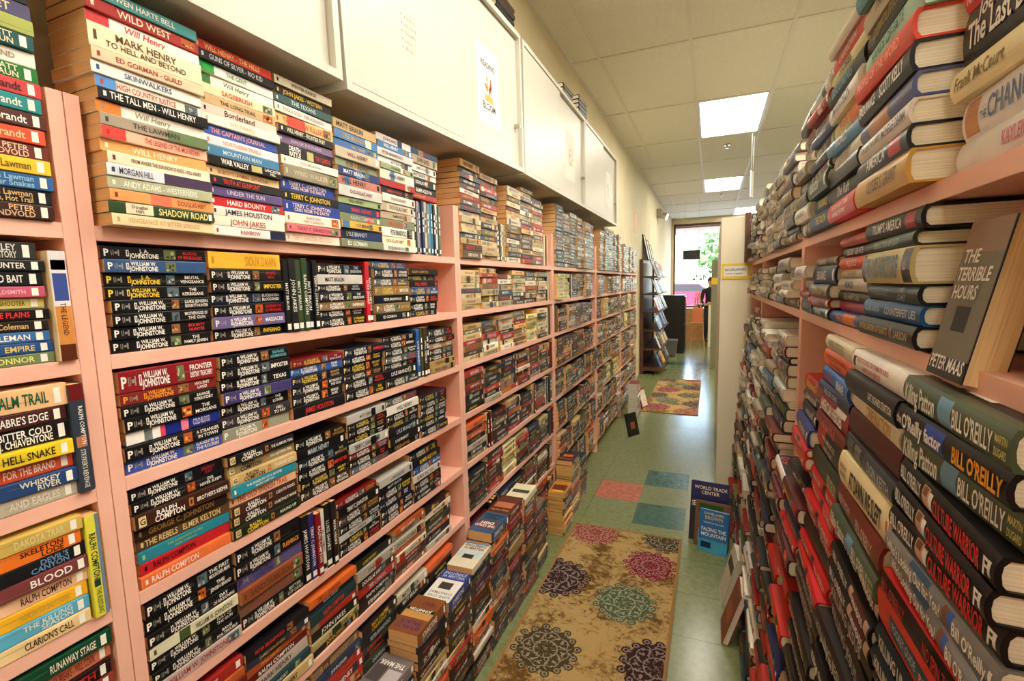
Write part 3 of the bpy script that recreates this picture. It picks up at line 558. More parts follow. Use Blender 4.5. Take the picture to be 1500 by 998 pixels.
def WL():
    return ((126, 124, 122), [T_("Who's Looking Out for You?", -0.17, 0.5, 0.5, 0.58, WH, 0.02), Q_(-0.2, 0.0, 0.7, 0.96, (50, 84, 110)), Q_(0.13, 0.17, 0.1, 0.9, (120, 76, 50)), Q_(0.17, 0.21, 0.1, 0.9, (50, 90, 170)), T_("Bill O'Reilly", 0.34, 0.5, 0.5, 0.24, WH, 0.02), Q_(0.47, 0.49, 0.3, 0.7, WH)], 0.027, 0.240)
NS = ((206, 40, 36), [Q_(-0.5, 0.5, 0.66, 0.97, (30, 18, 20)), T_("BILL O'REILLY", -0.3, 0.8, 0.2, 0.3, (180, 30, 30), 0.02), T_('NO SPIN ZONE', 0.2, 0.8, 0.2, 0.3, (190, 30, 30), 0.02), Q_(-0.32, 0.3, 0.14, 0.5, (30, 60, 84), 1), T_('POCKET GUIDE', -0.14, 0.36, 0.14, 0.28, (180, 190, 200), 0.01), T_('READER', 0.14, 0.32, 0.14, 0.2, (220, 150, 120), 0.01)], 0.075, 0.240)
def KL(): return ((20, 36, 46), [T_('KILLING LINCOLN', -0.18, 0.5, 0.55, 0.5, (214, 210, 196), 0.02), Q_(0.10, 0.25, 0.12, 0.88, (190, 44, 30)), T_("BILL O'REILLY", 0.38, 0.5, 0.45, 0.22, (230, 226, 210), 0.02)], 0.031, 0.240)
KO = H((20, 20, 24), 'KILLING OF A SAN', (230, 226, 214), 0.03, extra=[Q_(0.34, 0.38, 0.1, 0.9, (206, 120, 50))])
OB = H((22, 20, 22), "O'Reilly", WH, 0.03, wmax=0.4, extra=[Q_(0.2, 0.4, 0.1, 0.9, (190, 34, 34))])
PH = lambda: ((26, 22, 24), [T_("BILL O'REILLY", -0.2, 0.5, 0.5, 0.42, WH, 0.02, 0.15), Q_(0.06, 0.13, 0.1, 0.9, (196, 160, 136)), Q_(0.13, 0.4, 0.08, 0.92, (84, 34, 36)), T_('PINHEADS', 0.27, 0.5, 0.45, 0.24, WH, 0.02), Q_(0.41, 0.48, 0.1, 0.9, (190, 156, 130))], 0.030, 0.240)
RD = lambda: ((196, 34, 36), [T_('THE NO SPIN', -0.25, 0.5, 0.4, 0.3, (240, 210, 190), 0.02), Q_(-0.02, 0.06, 0.1, 0.9, (30, 20, 22)), T_("BILL O'REILLY", 0.28, 0.5, 0.45, 0.34, (244, 220, 210), 0.02)], 0.028, 0.240)
KPT = KP + ([('cq', 0.12, 1.0, 0.0, 1.0, 0, (24, 24, 26)), ('ct', 'Killing', 0.56, 0.78, 0.2, 0.8, WH, 0.02), ('ct', 'Patton', 0.56, 0.5, 0.2, 0.8, WH, 0.02), ('cq', 0.3, 0.8, 0.1, 0.3, 1, (70, 110, 140))],)
L1 = [KPT, OF, KP, CW(), CW(), CW(), WL(), WL(), NS, KL(), KL(), KO, OB, OB] + [H((34, 26, 24), 'KILLING KENNEDY', (220, 214, 200), 0.034) for _ in range(3)]
L2 = [H((238, 234, 222), 'TRUE STORIES OF REMARKABLE', (190, 50, 50), 0.034, 0.4, sub='AMERICAN HEROES', extra=[Q_(-0.46, -0.40, 0.25, 0.75, BK)]), H((22, 18, 20), 'CAPT. RICHARD STRATTON', WH, 0.036, 0.3, pos=0.26, wmax=0.42), H((228, 214, 180), 'ONE NATION', (196, 150, 50), 0.030, 0.62, pos=0.12, wmax=0.5, bold=0.03), H((84, 22, 28), '', WH, 0.044), H((66, 70, 74), 'DON KEITH', (190, 196, 200), 0.032, 0.5, pos=0.25, wmax=0.4, band=(-0.5, -0.05, (40, 40, 40)), extra=[Q_(-0.44, -0.3, 0.15, 0.85, (190, 184, 170)), Q_(-0.26, -0.12, 0.15, 0.85, (190, 184, 170))]),
      H((236, 220, 170), 'AT DAWN WE SLEPT', BK, 0.056, 0.5, pos=0.08, wmax=0.62, bold=0.03, extra=[T_('GORDON W.', -0.38, 0.62, 0.16, 0.16, (90, 70, 40)), T_('PRANGE', -0.38, 0.38, 0.16, 0.14, (90, 70, 40)), Q_(0.46, 0.485, 0.35, 0.65, (206, 120, 40))]), H((110, 40, 32), "BILL O'REILLY", (226, 200, 180), 0.045, 0.4, pos=0.2, wmax=0.35, extra=[T_("KEEP IT PITHY", -0.28, 0.5, 0.3, 0.3, (226, 200, 180))]), KP, PH(), PH(), PH()] + [H((40, 30, 28), 'KILLING JESUS', (200, 190, 180), 0.036) for _ in range(3)] + [H((30, 26, 26), 'Killing the', WH, 0.032, slant=0.2, pos=-0.3, wmax=0.3, extra=[Q_(0, 0.3, 0.1, 0.9, (120, 40, 30))]) for _ in range(4)]
L3 = [H((214, 200, 168), 'WAR LETTERS', (150, 130, 100), 0.03), H((232, 92, 40), 'THE UNTOLD STORY OF AMERICA', (80, 24, 16), 0.036, 0.4, sub='AND THE SOLDIERS'), H((46, 100, 168), 'PATRIOT', (200, 70, 90), 0.032, 0.5, pos=-0.2, wmax=0.3, extra=[T_('BRAVE', 0.25, 0.5, 0.5, 0.3, WH, 0.02)]), H((28, 44, 84), 'THE LOST YEARS', (200, 210, 220), 0.026, 0.4), H((150, 30, 34), 'AMERICAN HEROES', (240, 236, 226), 0.04, 0.6, bold=0.03, extra=[Q_(0.1, 0.4, 0.7, 0.95, (236, 232, 222))]), H((110, 26, 28), 'THE BATTLE', (230, 120, 90), 0.03), H((44, 34, 34), 'WAR AMONG US', (226, 220, 210), 0.052, 0.36, sub='AND HOME', band=(-0.5, -0.2, (190, 50, 46))), H((54, 60, 40), 'BOB DRURY', (220, 200, 150), 0.045, pos=0.3, wmax=0.3), RD(), RD(), RD(), RD(), H((40, 26, 26), '', WH, 0.04), RD(), RD()] + [H((36, 28, 28), 'KILLING ENGLAND', (200, 180, 170), 0.034) for _ in range(6)]
M1 = [H((28, 26, 32), "TRUMP'S AMERICA", WH, 0.034, 0.5, pos=-0.05, wmax=0.55, extra=[Q_(0.27, 0.42, 0.15, 0.85, (170, 34, 36))]), H((40, 48, 36), 'DERELICTION OF DUTY', (150, 170, 130), 0.024, 0.45, L=0.21), H((196, 180, 120), 'FIRE AND FORTITUDE', (24, 22, 20), 0.056, 0.62, bold=0.03, wmax=0.7, extra=[Q_(-0.5, -0.42, 0.04, 0.96, (40, 30, 24)), Q_(0.36, 0.5, 0.04, 0.96, (36, 26, 24)), T_('O', 0.42, 0.5, 0.25, 0.05, (220, 140, 150))]), H((26, 28, 34), 'A HIGHER LOYALTY', (120, 126, 134), 0.031, 0.36, sub='', pos=-0.2, wmax=0.4, extra=[T_('JAMES', 0.25, 0.66, 0.3, 0.2, (150, 154, 160)), T_('COMEY', 0.25, 0.3, 0.3, 0.2, (150, 154, 160))]), H((36, 92, 146), 'COUNTERFEIT LIES', (206, 216, 224), 0.032, 0.4, pos=0.2, wmax=0.5, extra=[T_('OLIVER NORTH', -0.3, 0.5, 0.3, 0.3, (190, 206, 220))]), H((30, 26, 24), 'IN THE GARDEN OF BEASTS', (206, 180, 120), 0.035, 0.34, pos=-0.15, wmax=0.55, extra=[Q_(0.15, 0.19, 0.25, 0.75, (150, 100, 110)), T_('LARSON', 0.33, 0.5, 0.36, 0.2, (206, 180, 120))])]
M2 = [H((196, 70, 50), 'FRANKLIN', (120, 30, 24), 0.024, L=0.2), H((66, 70, 66), 'SECRET SERVICE', (220, 220, 210), 0.026, L=0.2), H((220, 80, 50), 'POLITICS', (240, 220, 200), 0.028, L=0.2), H((206, 196, 160), 'THE REPORT', (80, 80, 60), 0.022, L=0.2), H((190, 176, 160), 'MEMOIR', BK, 0.03), H((40, 38, 34), 'THE HAMPTONS', (190, 180, 150), 0.026), H((160, 60, 84), '', WH, 0.026), H((60, 90, 150), 'WHITE HOUSE', (230, 140, 60), 0.028, band=(-0.1, 0.2, (220, 120, 50)))]
T1 = [H((196, 60, 54), 'GIANT', WH, 0.04), H((150, 150, 150), 'HISTORY', BK, 0.036), H((48, 112, 214), 'The Restless Wave', WH, 0.046, 0.5, slant=0.2, wmax=0.8), H((206, 52, 54), 'CHARLES', (240, 214, 196), 0.044, 0.62, sub='KRAUTHAMMER', pos=-0.26, wmax=0.4, extra=[T_('THINGS THAT MATTER', 0.25, 0.5, 0.4, 0.45, (240, 200, 180), 0.01, 0.2)]), H((34, 30, 26), 'The Last Brother', WH, 0.062, 0.42, pos=-0.1, wmax=0.7, bold=0.02, extra=[T_('Joe McGinniss', -0.1, 0.82, 0.26, 0.6, WH, 0.015, 0.2)]), H((238, 226, 178), 'Frank McCourt', (130, 104, 50), 0.034, 0.42, pos=-0.25, wmax=0.4, slant=0.15), H((232, 230, 228), 'CHANCELLOR', (90, 110, 150), 0.046, 0.5, pos=0.05, wmax=0.6, extra=[Q_(-0.47, -0.34, 0.08, 0.92, (196, 140, 100)), T_('THE', -0.29, 0.4, 0.2, 0.06, (120, 120, 130))]), H((234, 230, 226), 'KAYLEIGH MCENANY', (220, 90, 130), 0.036, 0.4, pos=0.2, wmax=0.5)]
T2 = [H((200, 50, 46), 'THE DARK', WH, 0.034), H((34, 30, 30), 'PUT AWAY', (226, 220, 206), 0.03), H((80, 130, 138), 'GRACELAND', (60, 70, 80), 0.034), H((190, 180, 150), 'TRAVELS', (90, 80, 60), 0.034), H((42, 38, 26), 'DEMOLITION', (150, 120, 50), 0.034, 0.5), H((168, 206, 186), 'HANDS OF FATE', (70, 110, 90), 0.036, 0.4, slant=0.15), H((222, 76, 56), 'PEOPLE OF THE WORD', (250, 180, 150), 0.036, 0.36), H((28, 26, 28), 'ENDURANCE', WH, 0.036, 0.45, pos=-0.28, wmax=0.36, extra=[T_('SCOTT KELLY', 0.2, 0.5, 0.5, 0.42, WH, 0.015)]), H((90, 96, 140), '', WH, 0.03, band=(-0.3, 0.1, (190, 140, 110))), H((228, 220, 206), 'THE LIGHT WE CARRY', (90, 80, 90), 0.03, 0.36, pos=-0.2, wmax=0.42, extra=[T_('MICHELLE OBAMA', 0.25, 0.5, 0.42, 0.42, (90, 60, 110), 0.02)]), H((30, 26, 32), 'AMERICA', WH, 0.03, extra=[Q_(0.2, 0.4, 0.15, 0.85, (190, 30, 40))]), H((206, 160, 70), 'ULYSSES S. GRANT', (70, 40, 20), 0.042, 0.42, pos=0.08, wmax=0.55)]
T3 = [H((200, 190, 170), '', BK, 0.03), H((206, 60, 60), 'UNKNOWN', (236, 200, 180), 0.03), H((210, 200, 150), 'STORIES', BK, 0.03), H((30, 30, 30), 'BECOMING', (90, 150, 170), 0.036), H((232, 226, 210), 'MARATHON', BK, 0.034), H((230, 216, 130), 'RABBIT', (220, 100, 50), 0.036, band=(0.1, 0.5, (226, 120, 60))), H((90, 150, 190), 'WORLD', WH, 0.03), H((232, 228, 216), 'KENNEDY', (170, 150, 130), 0.03), H((60, 60, 60), '', WH, 0.03), H((34, 38, 40), 'The Raft', (220, 220, 210), 0.036, slant=0.2), H((214, 36, 40), 'THE TRUTH ABOUT TRUMP', WH, 0.038, 0.4, sub="MICHAEL D'ANTONIO", pos=0.0)]
def hts(s): return sum(x[2] for x in s)

def fit_h(sp, h):
    k = h / hts(sp); return [(a[0], a[1], a[2] * k, a[3]) for a in sp]
stack_right('upper', 1, 0.62, 1.6045, T1, xf=lambda z: 0.256)
stack_right('upper', 2, 0.873, 1.6045, T2, xf=lambda z: 0.216)
stack_right('upper', 3, 1.118, 1.6045, T3, xf=lambda z: 0.226)
stack_right('middle', 1, 0.858, 1.3985, fit_h(M1, 0.178), xf=lambda z: 0.235)
stack_right('middle', 2, 1.10, 1.3985, fit_h(M2, 0.172), xf=lambda z: 0.245)
def slope(z): return 0.135 + 0.086 * min(1.0, max(0.0, z / 1.2))
def lower(col, yc, specs, ztop):
    h = hts(specs); z = ztop - h
    stack_right('lower', col, yc, z, specs, xf=slope)
    stack_right('base', col, yc, 0.0035, None, 'dark', z - 0.006, xf=slope)
lower(1, 0.603, L1, 1.371); lower(2, 0.849, L2, 1.371); lower(3, 1.094, L3, 1.371)
# further stacks, kept between the uprights of the bookcases: (centre, longest book that fits)
cols_r = [(1.327, 0.215), (1.538, 0.19), (1.822, 0.232), (2.065, 0.236), (2.31, 0.236), (2.55, 0.228), (2.765, 0.195), (3.035, 0.225), (3.275, 0.236), (3.505, 0.205)]
def rand_stack(sec, c, yc, Lm, z0, hmax, pal, xf):
    sp = []; h = 0
    while True:
        t = U(0.020, 0.042)
        if h + t > hmax: break
        h += t; sp.append((*rand_spine(pal, 'hard'), t, Lm * random.choice([1, 0.98, 0.92, 0.88, 0.95])))
    stack_right(sec, c, yc, z0, sp, xf=lambda z: xf(z) + U(-0.012, 0.018))
for k, (yc, Lm) in enumerate(cols_r):
    c = k + 4
    rand_stack('upper', c, yc, Lm, 1.6045, U(0.31, 0.365) - 0.006 * k, 'white' if k > 0 else 'hard', lambda z: 0.225)
    rand_stack('middle', c, yc, Lm, 1.3985, U(0.135, 0.172), 'hard' if k < 2 else 'white', lambda z: 0.232)
    rand_stack('base', c, yc, Lm, 0.0035, 0.93 if k == 1 else U(1.25, 1.355), 'hard' if k > 1 else 'reds', slope)
zt = max(b.mat.translation.z + b.T for b in BOOKS if b.where[:3] == ('R', 'base', 5)) + 0.0008
make_book('hard', 0.19, 0.14, 0.034, (238, 232, 220), [T_('CULTURE WARRIOR', 0, 0.5, 0.4, 0.6, (220, 50, 60))], flat_right(slope(0.95) - 0.012, 1.538, zt, 1.0), ('RC', 'white hardcover with pink cover lettering lying on the low gap between piles'),
          cover=[('cq', 0.06, 0.98, 0.02, 0.98, 0, (30, 26, 28)), ('ct', 'CULTURE', 0.5, 0.8, 0.13, 0.86, (226, 60, 110), 0.03), ('ct', 'WARRIOR', 0.5, 0.6, 0.13, 0.86, (226, 60, 80), 0.03), ('cq', 0.2, 0.8, 0.08, 0.46, 1, (230, 110, 80))], force=True)
# the small paperback standing on the nearest pile, front cover to the aisle and page edges to the camera
make_book('paper', 0.172, 0.088, 0.032, (26, 30, 44), [T_('PETER MAAS', 0, 0.5, 0.5, 0.5, WH)],
          Matrix.Translation((0.268, 0.706, 1.3735)) @ Matrix.Rotation(math.radians(11), 4, 'Y') @ Matrix.Translation((0, 0, 0.086)) @ Matrix(((0, 0, -1, 0), (1, 0, 0, 0), (0, -1, 0, 0), (0, 0, 0, 1))), ('RU',), page=(236, 206, 156), force=True,
          cover=[('cq', 0.0, 0.98, 0.0, 1.0, 0, (120, 114, 100)), ('cq', 0.0, 0.98, 0.80, 1.0, 1, (150, 120, 100)), ('cq', 0.0, 0.98, 0.0, 0.13, 1, (40, 38, 38)), ('cq', 0.3, 0.66, 0.30, 0.46, 1, (34, 34, 36)), ('ct', 'THE', 0.28, 0.78, 0.085, 0.4, WH, 0.02), ('ct', 'TERRIBLE', 0.46, 0.665, 0.085, 0.8, WH, 0.02), ('ct', 'HOURS', 0.38, 0.55, 0.085, 0.6, WH, 0.02), ('ct', 'PETER MAAS', 0.5, 0.09, 0.085, 0.88, WH, 0.02)])

# ------------------------------------------------------------------ choose the individuals, join the rest
def lettering(b):
    return ' with %s lettering' % cname(b.tcol) if b.tcol is not None else ''
def label_of(b):
    c = cname(b.base); k = b.where
    if k[0] == 'L':
        if k[1] == 'pile':
            if k[4] == 99: return '%s paperback%s lying cover up on the %s floor pile' % (c, lettering(b), ordw(k[2]))
            return '%s paperback%s, %s up in %s floor pile by the shelves' % (c, lettering(b), ordw(k[4]), ordw(k[2]))
        return '%s paperback%s, %s up in %s stack, %s shelf of %s pink bookcase' % (c, lettering(b), ordw(k[4]), ordw(k[3] + 1), SHN[k[2]], BAYN[k[1]])
    if k[0] == 'LU':
        if k[1] == 'floor': return '%s tall paperback standing on the floor, %s of five in a row' % (c, ordw(k[4]))
        seq = UPSEQ[(k[1], k[2])].index(b) + 1
        return '%s paperback standing upright, %s upright on %s shelf of %s pink bookcase' % (c, ordw(seq), SHN[k[2]], BAYN[k[1]])
    if k[0] == 'RC': return k[1]
    if k[0] == 'RU': return 'grey paperback standing upright on the nearest pile, page edges showing'
    sec = {'upper': 'top shelf', 'middle': 'second shelf', 'lower': 'tall pile', 'base': 'tall pile'}[k[1]]
    if k[1] == 'base': return '%s hardcover%s, %s up from floor in %s tall pile opposite' % (c, lettering(b), ordw(b.up), ordw(k[2]))
    return '%s hardcover%s, %s down in %s stack, %s opposite the paperbacks' % (c, lettering(b), ordw(k[3]), ordw(k[2]), sec)
UPSEQ = {}
for b in BOOKS:
    if b.where[0] == 'LU': UPSEQ.setdefault((b.where[1], b.where[2]), []).append(b)
_base = {}
for b in BOOKS:
    if b.where[0] == 'R' and b.where[1] == 'base': _base.setdefault(b.where[2], []).append(b)
for v in _base.values():
    for i, b in enumerate(sorted(v, key=lambda q: q.mat.translation.z)): b.up = i + 1
def visible_area(b): return b.area if not b.force else 1e9
for kind, nmax, nm, grp in (('paper', 330, 'paperback_book', 'paperbacks on the pink shelves and floor piles'), ('hard', 235, 'hardcover_book', 'hardcovers in the stacks opposite')):
    bs = sorted([b for b in BOOKS if b.kind == kind], key=visible_area, reverse=True)
    bs = [b for b in bs if b.area > 0 or b.force]
    if kind == 'hard': keep = [b for b in bs if not (b.where[0] == 'R' and b.where[1] == 'base' and b.where[2] <= 3 and b.mat.translation.z < 0.25)][:nmax]
    else: keep = bs[:nmax]
    ks = set(id(b) for b in keep)
    for b in keep: emit_book(b, nm, label_of(b), grp)
    V = []; Fs = []; Cs = []; MI = []; off = 0
    for b in bs:
        if id(b) in ks: continue
        res = 1
        v1, f1 = cover_geo(b); v2, f2 = pages_geo(b)
        if b.tpx > 4.0: v3, f3, c3 = print_geo(b, 1)
        elif b.tpx > 1.6:
            pr = b.prints; b.prints = [p for p in pr if p[0] == 'q'] + [Q_(a, a + 0.1, 0.3, 0.7, b.tcol or WH, 1) for a in (-0.3, -0.16, -0.02) if b.tcol]; v3, f3, c3 = print_geo(b, 1); b.prints = pr
        else: v3, f3, c3 = [], [], []
        R = np.array(b.mat)
        for v, f, c, mi in ((v1, f1, [b.base] * len(f1), 0), (v2, f2, [b.page] * 6, 1), (v3, f3, c3, 0)):
            if not f: continue
            A = np.array(v) @ R[:3, :3].T + R[:3, 3]
            V.append(A); Fs += [tuple(off + i for i in q) for q in f]; Cs += c; MI += [mi] * len(f); off += len(v)
    if V:
        me = colmesh('books', np.concatenate(V).tolist(), Fs, Cs, PRINT); me.materials.append(PAGES); me.polygons.foreach_set('material_index', MI)
        o = link('paperback_mass' if kind == 'paper' else 'hardcover_mass', me)
        tag(o, 'small distant paperbacks packed along the pink shelves and floor' if kind == 'paper' else 'remaining hardcovers stacked in the deeper shelves opposite', 'books', None, 'stuff')
    print(kind, 'total', len(bs), 'kept', len(keep), 'tris', len(Fs))

# ------------------------------------------------------------------ the room
def struct(o): o['kind'] = 'structure'; return o
XW = -1.06; YB = -3.2; YE_ = 14.45; XE = 6.0; ZC = 3.19
fl = struct(MB().box(XW - 0.3, XE, YB, YE_, -0.1, -0.0005).build('floor', GROUT))
TX, TY, TS = -0.4306, 2.9177, 0.3048
tile_me = {}
def floor_tile(i, j, mat):
    m = MB().box(0.0007, TS - 0.0007, 0.0007, TS - 0.0007, -0.0005, 0.003)
    if mat not in tile_me:
        o = m.build('tile', mat, fl); tile_me[mat] = o.data
    else: o = link('tile', tile_me[mat], fl)
    o.location = (TX + i * TS, TY + j * TS, 0); return o
SPECIAL = {(0, 2): TILE_T, (0, 0): TILE_T, (-1, 1): TILE_P, (-1, 20): TILE_T, (0, 20): TILE_T, (-2, 20): TILE_T, (1, 20): TILE_T}
for j in range(-7, 36):
    for i in range(-2, 3):
        floor_tile(i, j, SPECIAL.get((i, j), TILE_G))
struct(MB().box(XW - 0.2, XW, YB, YE_, 0, ZC + 0.1).build('wall_left', WALL))
struct(MB().box(XE, XE + 0.1, YB, YE_, 0, ZC + 0.1).build('wall_right', WALL))
struct(MB().box(XW - 0.2, XE + 0.1, YB - 0.1, YB, 0, ZC + 0.1).build('wall_back', WALL))
# far wall with shop window
WX0, WX1, WZ0, WZ1 = -1.0, 2.6, 0.75, 3.05
fw_ = MB().box(XW - 0.2, WX0, YE_, YE_ + 0.15, 0, ZC + 0.1).box(WX1, XE + 0.1, YE_, YE_ + 0.15, 0, ZC + 0.1).box(WX0, WX1, YE_, YE_ + 0.15, 0, WZ0).box(WX0, WX1, YE_, YE_ + 0.15, WZ1, ZC + 0.1)
struct(fw_.build('wall_far', WALL))
win = struct(empty('window_1', (0, YE_ + 0.05, 0)))
for a in ((WX0, WX1, WZ1 - 0.06, WZ1), (WX0, WX1, WZ0, WZ0 + 0.05), (WX0, WX0 + 0.05, WZ0, WZ1), (WX1 - 0.05, WX1, WZ0, WZ1), (0.78, 0.83, WZ0, WZ1)):
    MB().box(a[0], a[1], -0.04, 0.04, a[2], a[3]).build('window_frame', DKWOOD, win)
MB().box(WX0, WX1, -0.003, 0.003, WZ0, WZ1).build('pane', GLASS, win)
lt = MB()
for k, xx in enumerate([-0.50, -0.41, -0.32, -0.22, -0.06, 0.03, 0.12, 0.21]):
    lt.box(xx, xx + 0.036, -0.012, -0.006, 1.50, 1.66 + 0.10 * ((k * 3) % 4 == 0)); lt.box(xx + 0.036, xx + 0.06, -0.012, -0.006, 1.50 + 0.09 * (k % 2), 1.545 + 0.09 * (k % 2)); lt.box(xx + 0.055, xx + 0.085, -0.012, -0.006, 1.50, 1.62)
lt.build('lettering', base_mat('green window lettering', (40, 110, 44), 0.5)[0], win)['kind'] = 'stuff'
# ceiling: tiles between grid bars
ce = struct(MB().box(XW - 0.2, XE + 0.1, YB, YE_ + 0.1, ZC + 0.06, ZC + 0.12).build('ceiling', TBAR))
CX = [XW] + [-0.823 + 0.6524 * i for i in range(0, 11)]; CY = [3.894 + 1.3048 * j for j in range(-5, 9)]
lights = {(2, -5), (2, -2), (2, 1), (2, 4), (3, 7)} | {(3, -3), (5, -3), (5, 0), (5, 3), (5, 6)} | {(8, j) for j in (-5, -2, 1, 4, 7)}  # second and third sets are unseen panels added to brighten the upper left shelves
HB = 0.013
ctile = {}
for a in range(len(CX) - 1):
    for b_ in range(len(CY) - 1):
        j = b_ - 5
        if (a, j) in lights: continue
        wd = CX[a + 1] - CX[a]
        key = round(wd, 3)
        if key not in ctile:
            o = MB().box(0, wd, 0, 1.3048, 0.006, 0.03).build('tile', CEILT, ce); ctile[key] = o.data
        else: o = link('tile', ctile[key], ce)
        o.location = (CX[a], CY[b_], ZC)
for x in CX[1:]: MB().box(x - HB, x + HB, YB, YE_, ZC - 0.002, ZC + 0.012).build('grid_bar', TBAR, ce)
for y in CY: MB().box(XW, XE, y - HB, y + HB, ZC - 0.001, ZC + 0.011).build('grid_bar', TBAR, ce)
MB().box(XW, XW + 0.022, YB, YE_, ZC - 0.004, ZC + 0.012).build('wall_angle', TBAR, ce)
DIFF = emit('light diffuser', LAMP_COLOR, LAMP_STRENGTH)
LFRAME = base_mat('light frame', (230, 226, 214), 0.4)[0]
LN = {(2, 1): 'ceiling light panel nearest along the aisle', (2, 4): 'second ceiling light panel along the aisle', (3, 7): 'far ceiling light panel partly behind the book stacks', (2, -2): 'ceiling light panel directly above the near shelves', (3, -3): 'added unseen ceiling light panel above the nearest hardcover stacks'}  # panel above the hardcovers is an unseen extra, added to brighten the near left
for n_, (a, j) in enumerate(sorted(lights)):
    x0, x1 = CX[a], CX[a + 1]; y0 = CY[j + 5]; y1 = y0 + 1.3048
    t = empty('ceiling_light', ((x0 + x1) / 2, (y0 + y1) / 2, ZC))
    tag(t, LN.get((a, j), 'ceiling light panel out of view, %s along %s' % (ordw((j + 6) // 3 + 1), {2: 'this aisle', 5: 'an added row over the next aisle', 8: 'an added row over the far aisle'}.get(a, 'x'))), 'ceiling light', 'fluorescent ceiling panels')
    hx, hy = (x1 - x0) / 2 - HB, 0.6524 - HB
    f = MB()
    for q in ((-hx, -hx + 0.02, -hy, hy), (hx - 0.02, hx, -hy, hy), (-hx, hx, -hy, -hy + 0.02), (-hx, hx, hy - 0.02, hy)): f.box(*q, 0.0, 0.05)
    f.build('frame', LFRAME, t)
    MB().box(-hx + 0.02, hx - 0.02, -hy + 0.02, hy - 0.02, 0.012, 0.016).build('diffuser', DIFF, t)
    MB().box(-hx, hx, -hy, hy, 0.05, 0.055).build('housing', LFRAME, t)
for k, (sx, sy, ds) in enumerate(((0.15, 6.95, 'first'), (0.15, 10.8, 'second'))):
    s = empty('sprinkler', (sx, sy, ZC)); tag(s, '%s chrome fire sprinkler on the ceiling along the aisle' % ds, 'sprinkler', 'ceiling sprinklers')
    MB().tube((0, 0, 0.004), (0, 0, -0.008), 0.045, 0.038, 16).build('escutcheon', CHROME, s, smooth=False)
    MB().tube((0, 0, -0.008), (0, 0, -0.04), 0.012, 0.012, 10).tube((0, 0, -0.04), (0, 0, -0.043), 0.024, 0.024, 12).build('head', CHROME, s)
hs = empty('hanging_sign', (0.405, 6.5, 2.46)); hs.rotation_euler = (0, 0, math.radians(72))
MB().box(0, 0.12, 0, 0.006, 0, 0.30).build('board', PAPER, hs)
for x_ in (0.02, 0.10): MB().tube((x_, 0.003, 0.30), (x_, 0.003, 0.73), 0.0015, 0.0015, 6).build('wire', CHROME, hs)
tag(hs, 'narrow white sign hanging edge-on from the ceiling over the hardcovers', 'sign')

# ------------------------------------------------------------------ pink bookcases along the wall
BT = 0.022
def bookcase(bay, xf, depth, ya, yb, ztop, shelves, side, label):
    e = empty('bookcase', (xf, ya, 0)); tag(e, label, 'bookcase', 'pink bookcases')
    s = -1 if side == 'L' else 1
    def bx(x0, x1, y0, y1, z0, z1, nm):
        a, b = sorted((s * x0, s * x1)); MB().box(a, b, y0 - ya, y1 - ya, z0, z1).build(nm, PINK, e, bevel=0.001)
    bx(0, depth, ya, ya + 0.0207, 0.003, ztop, 'side_panel'); bx(0, depth, yb - 0.0207, yb, 0.003, ztop, 'side_panel')
    bx(depth - 0.008, depth, ya + 0.0207, yb - 0.0207, 0.003, ztop, 'back_panel')
    for z in shelves: bx(0.0, depth - 0.008, ya + 0.0207, yb - 0.0207, z - SHT, z, 'shelf')
    return e
for bay in range(0, 6):
    bookcase(bay, XF, 0.143, Y1 + (bay - 1) * P + 0.0005, Y1 + bay * P - 0.0005, 1.80, SH, 'L', ['leftmost pink bookcase, cut off by the photo edge', 'second pink bookcase, packed with mostly black paperbacks', 'third pink bookcase, packed with tan and cream paperbacks', 'fourth pink bookcase along the wall', 'fifth pink bookcase along the wall', 'sixth and last pink bookcase before the slanted rack'][bay])
for k in range(4):
    bookcase(k, 0.25, 0.30, Y1 + (k - 1) * P + 0.0005 + (0 if k else 0.55), (Y1 + k * P - 0.0005) if k < 3 else 3.64, 1.80, [SH[0], SH[1]], 'R', ['nearest pink bookcase opposite, behind the tall hardcover piles', 'second pink bookcase opposite, behind hardcover stacks', 'third pink bookcase opposite, further along the hardcovers', 'last pink bookcase opposite, beside the cream end panel'][k])

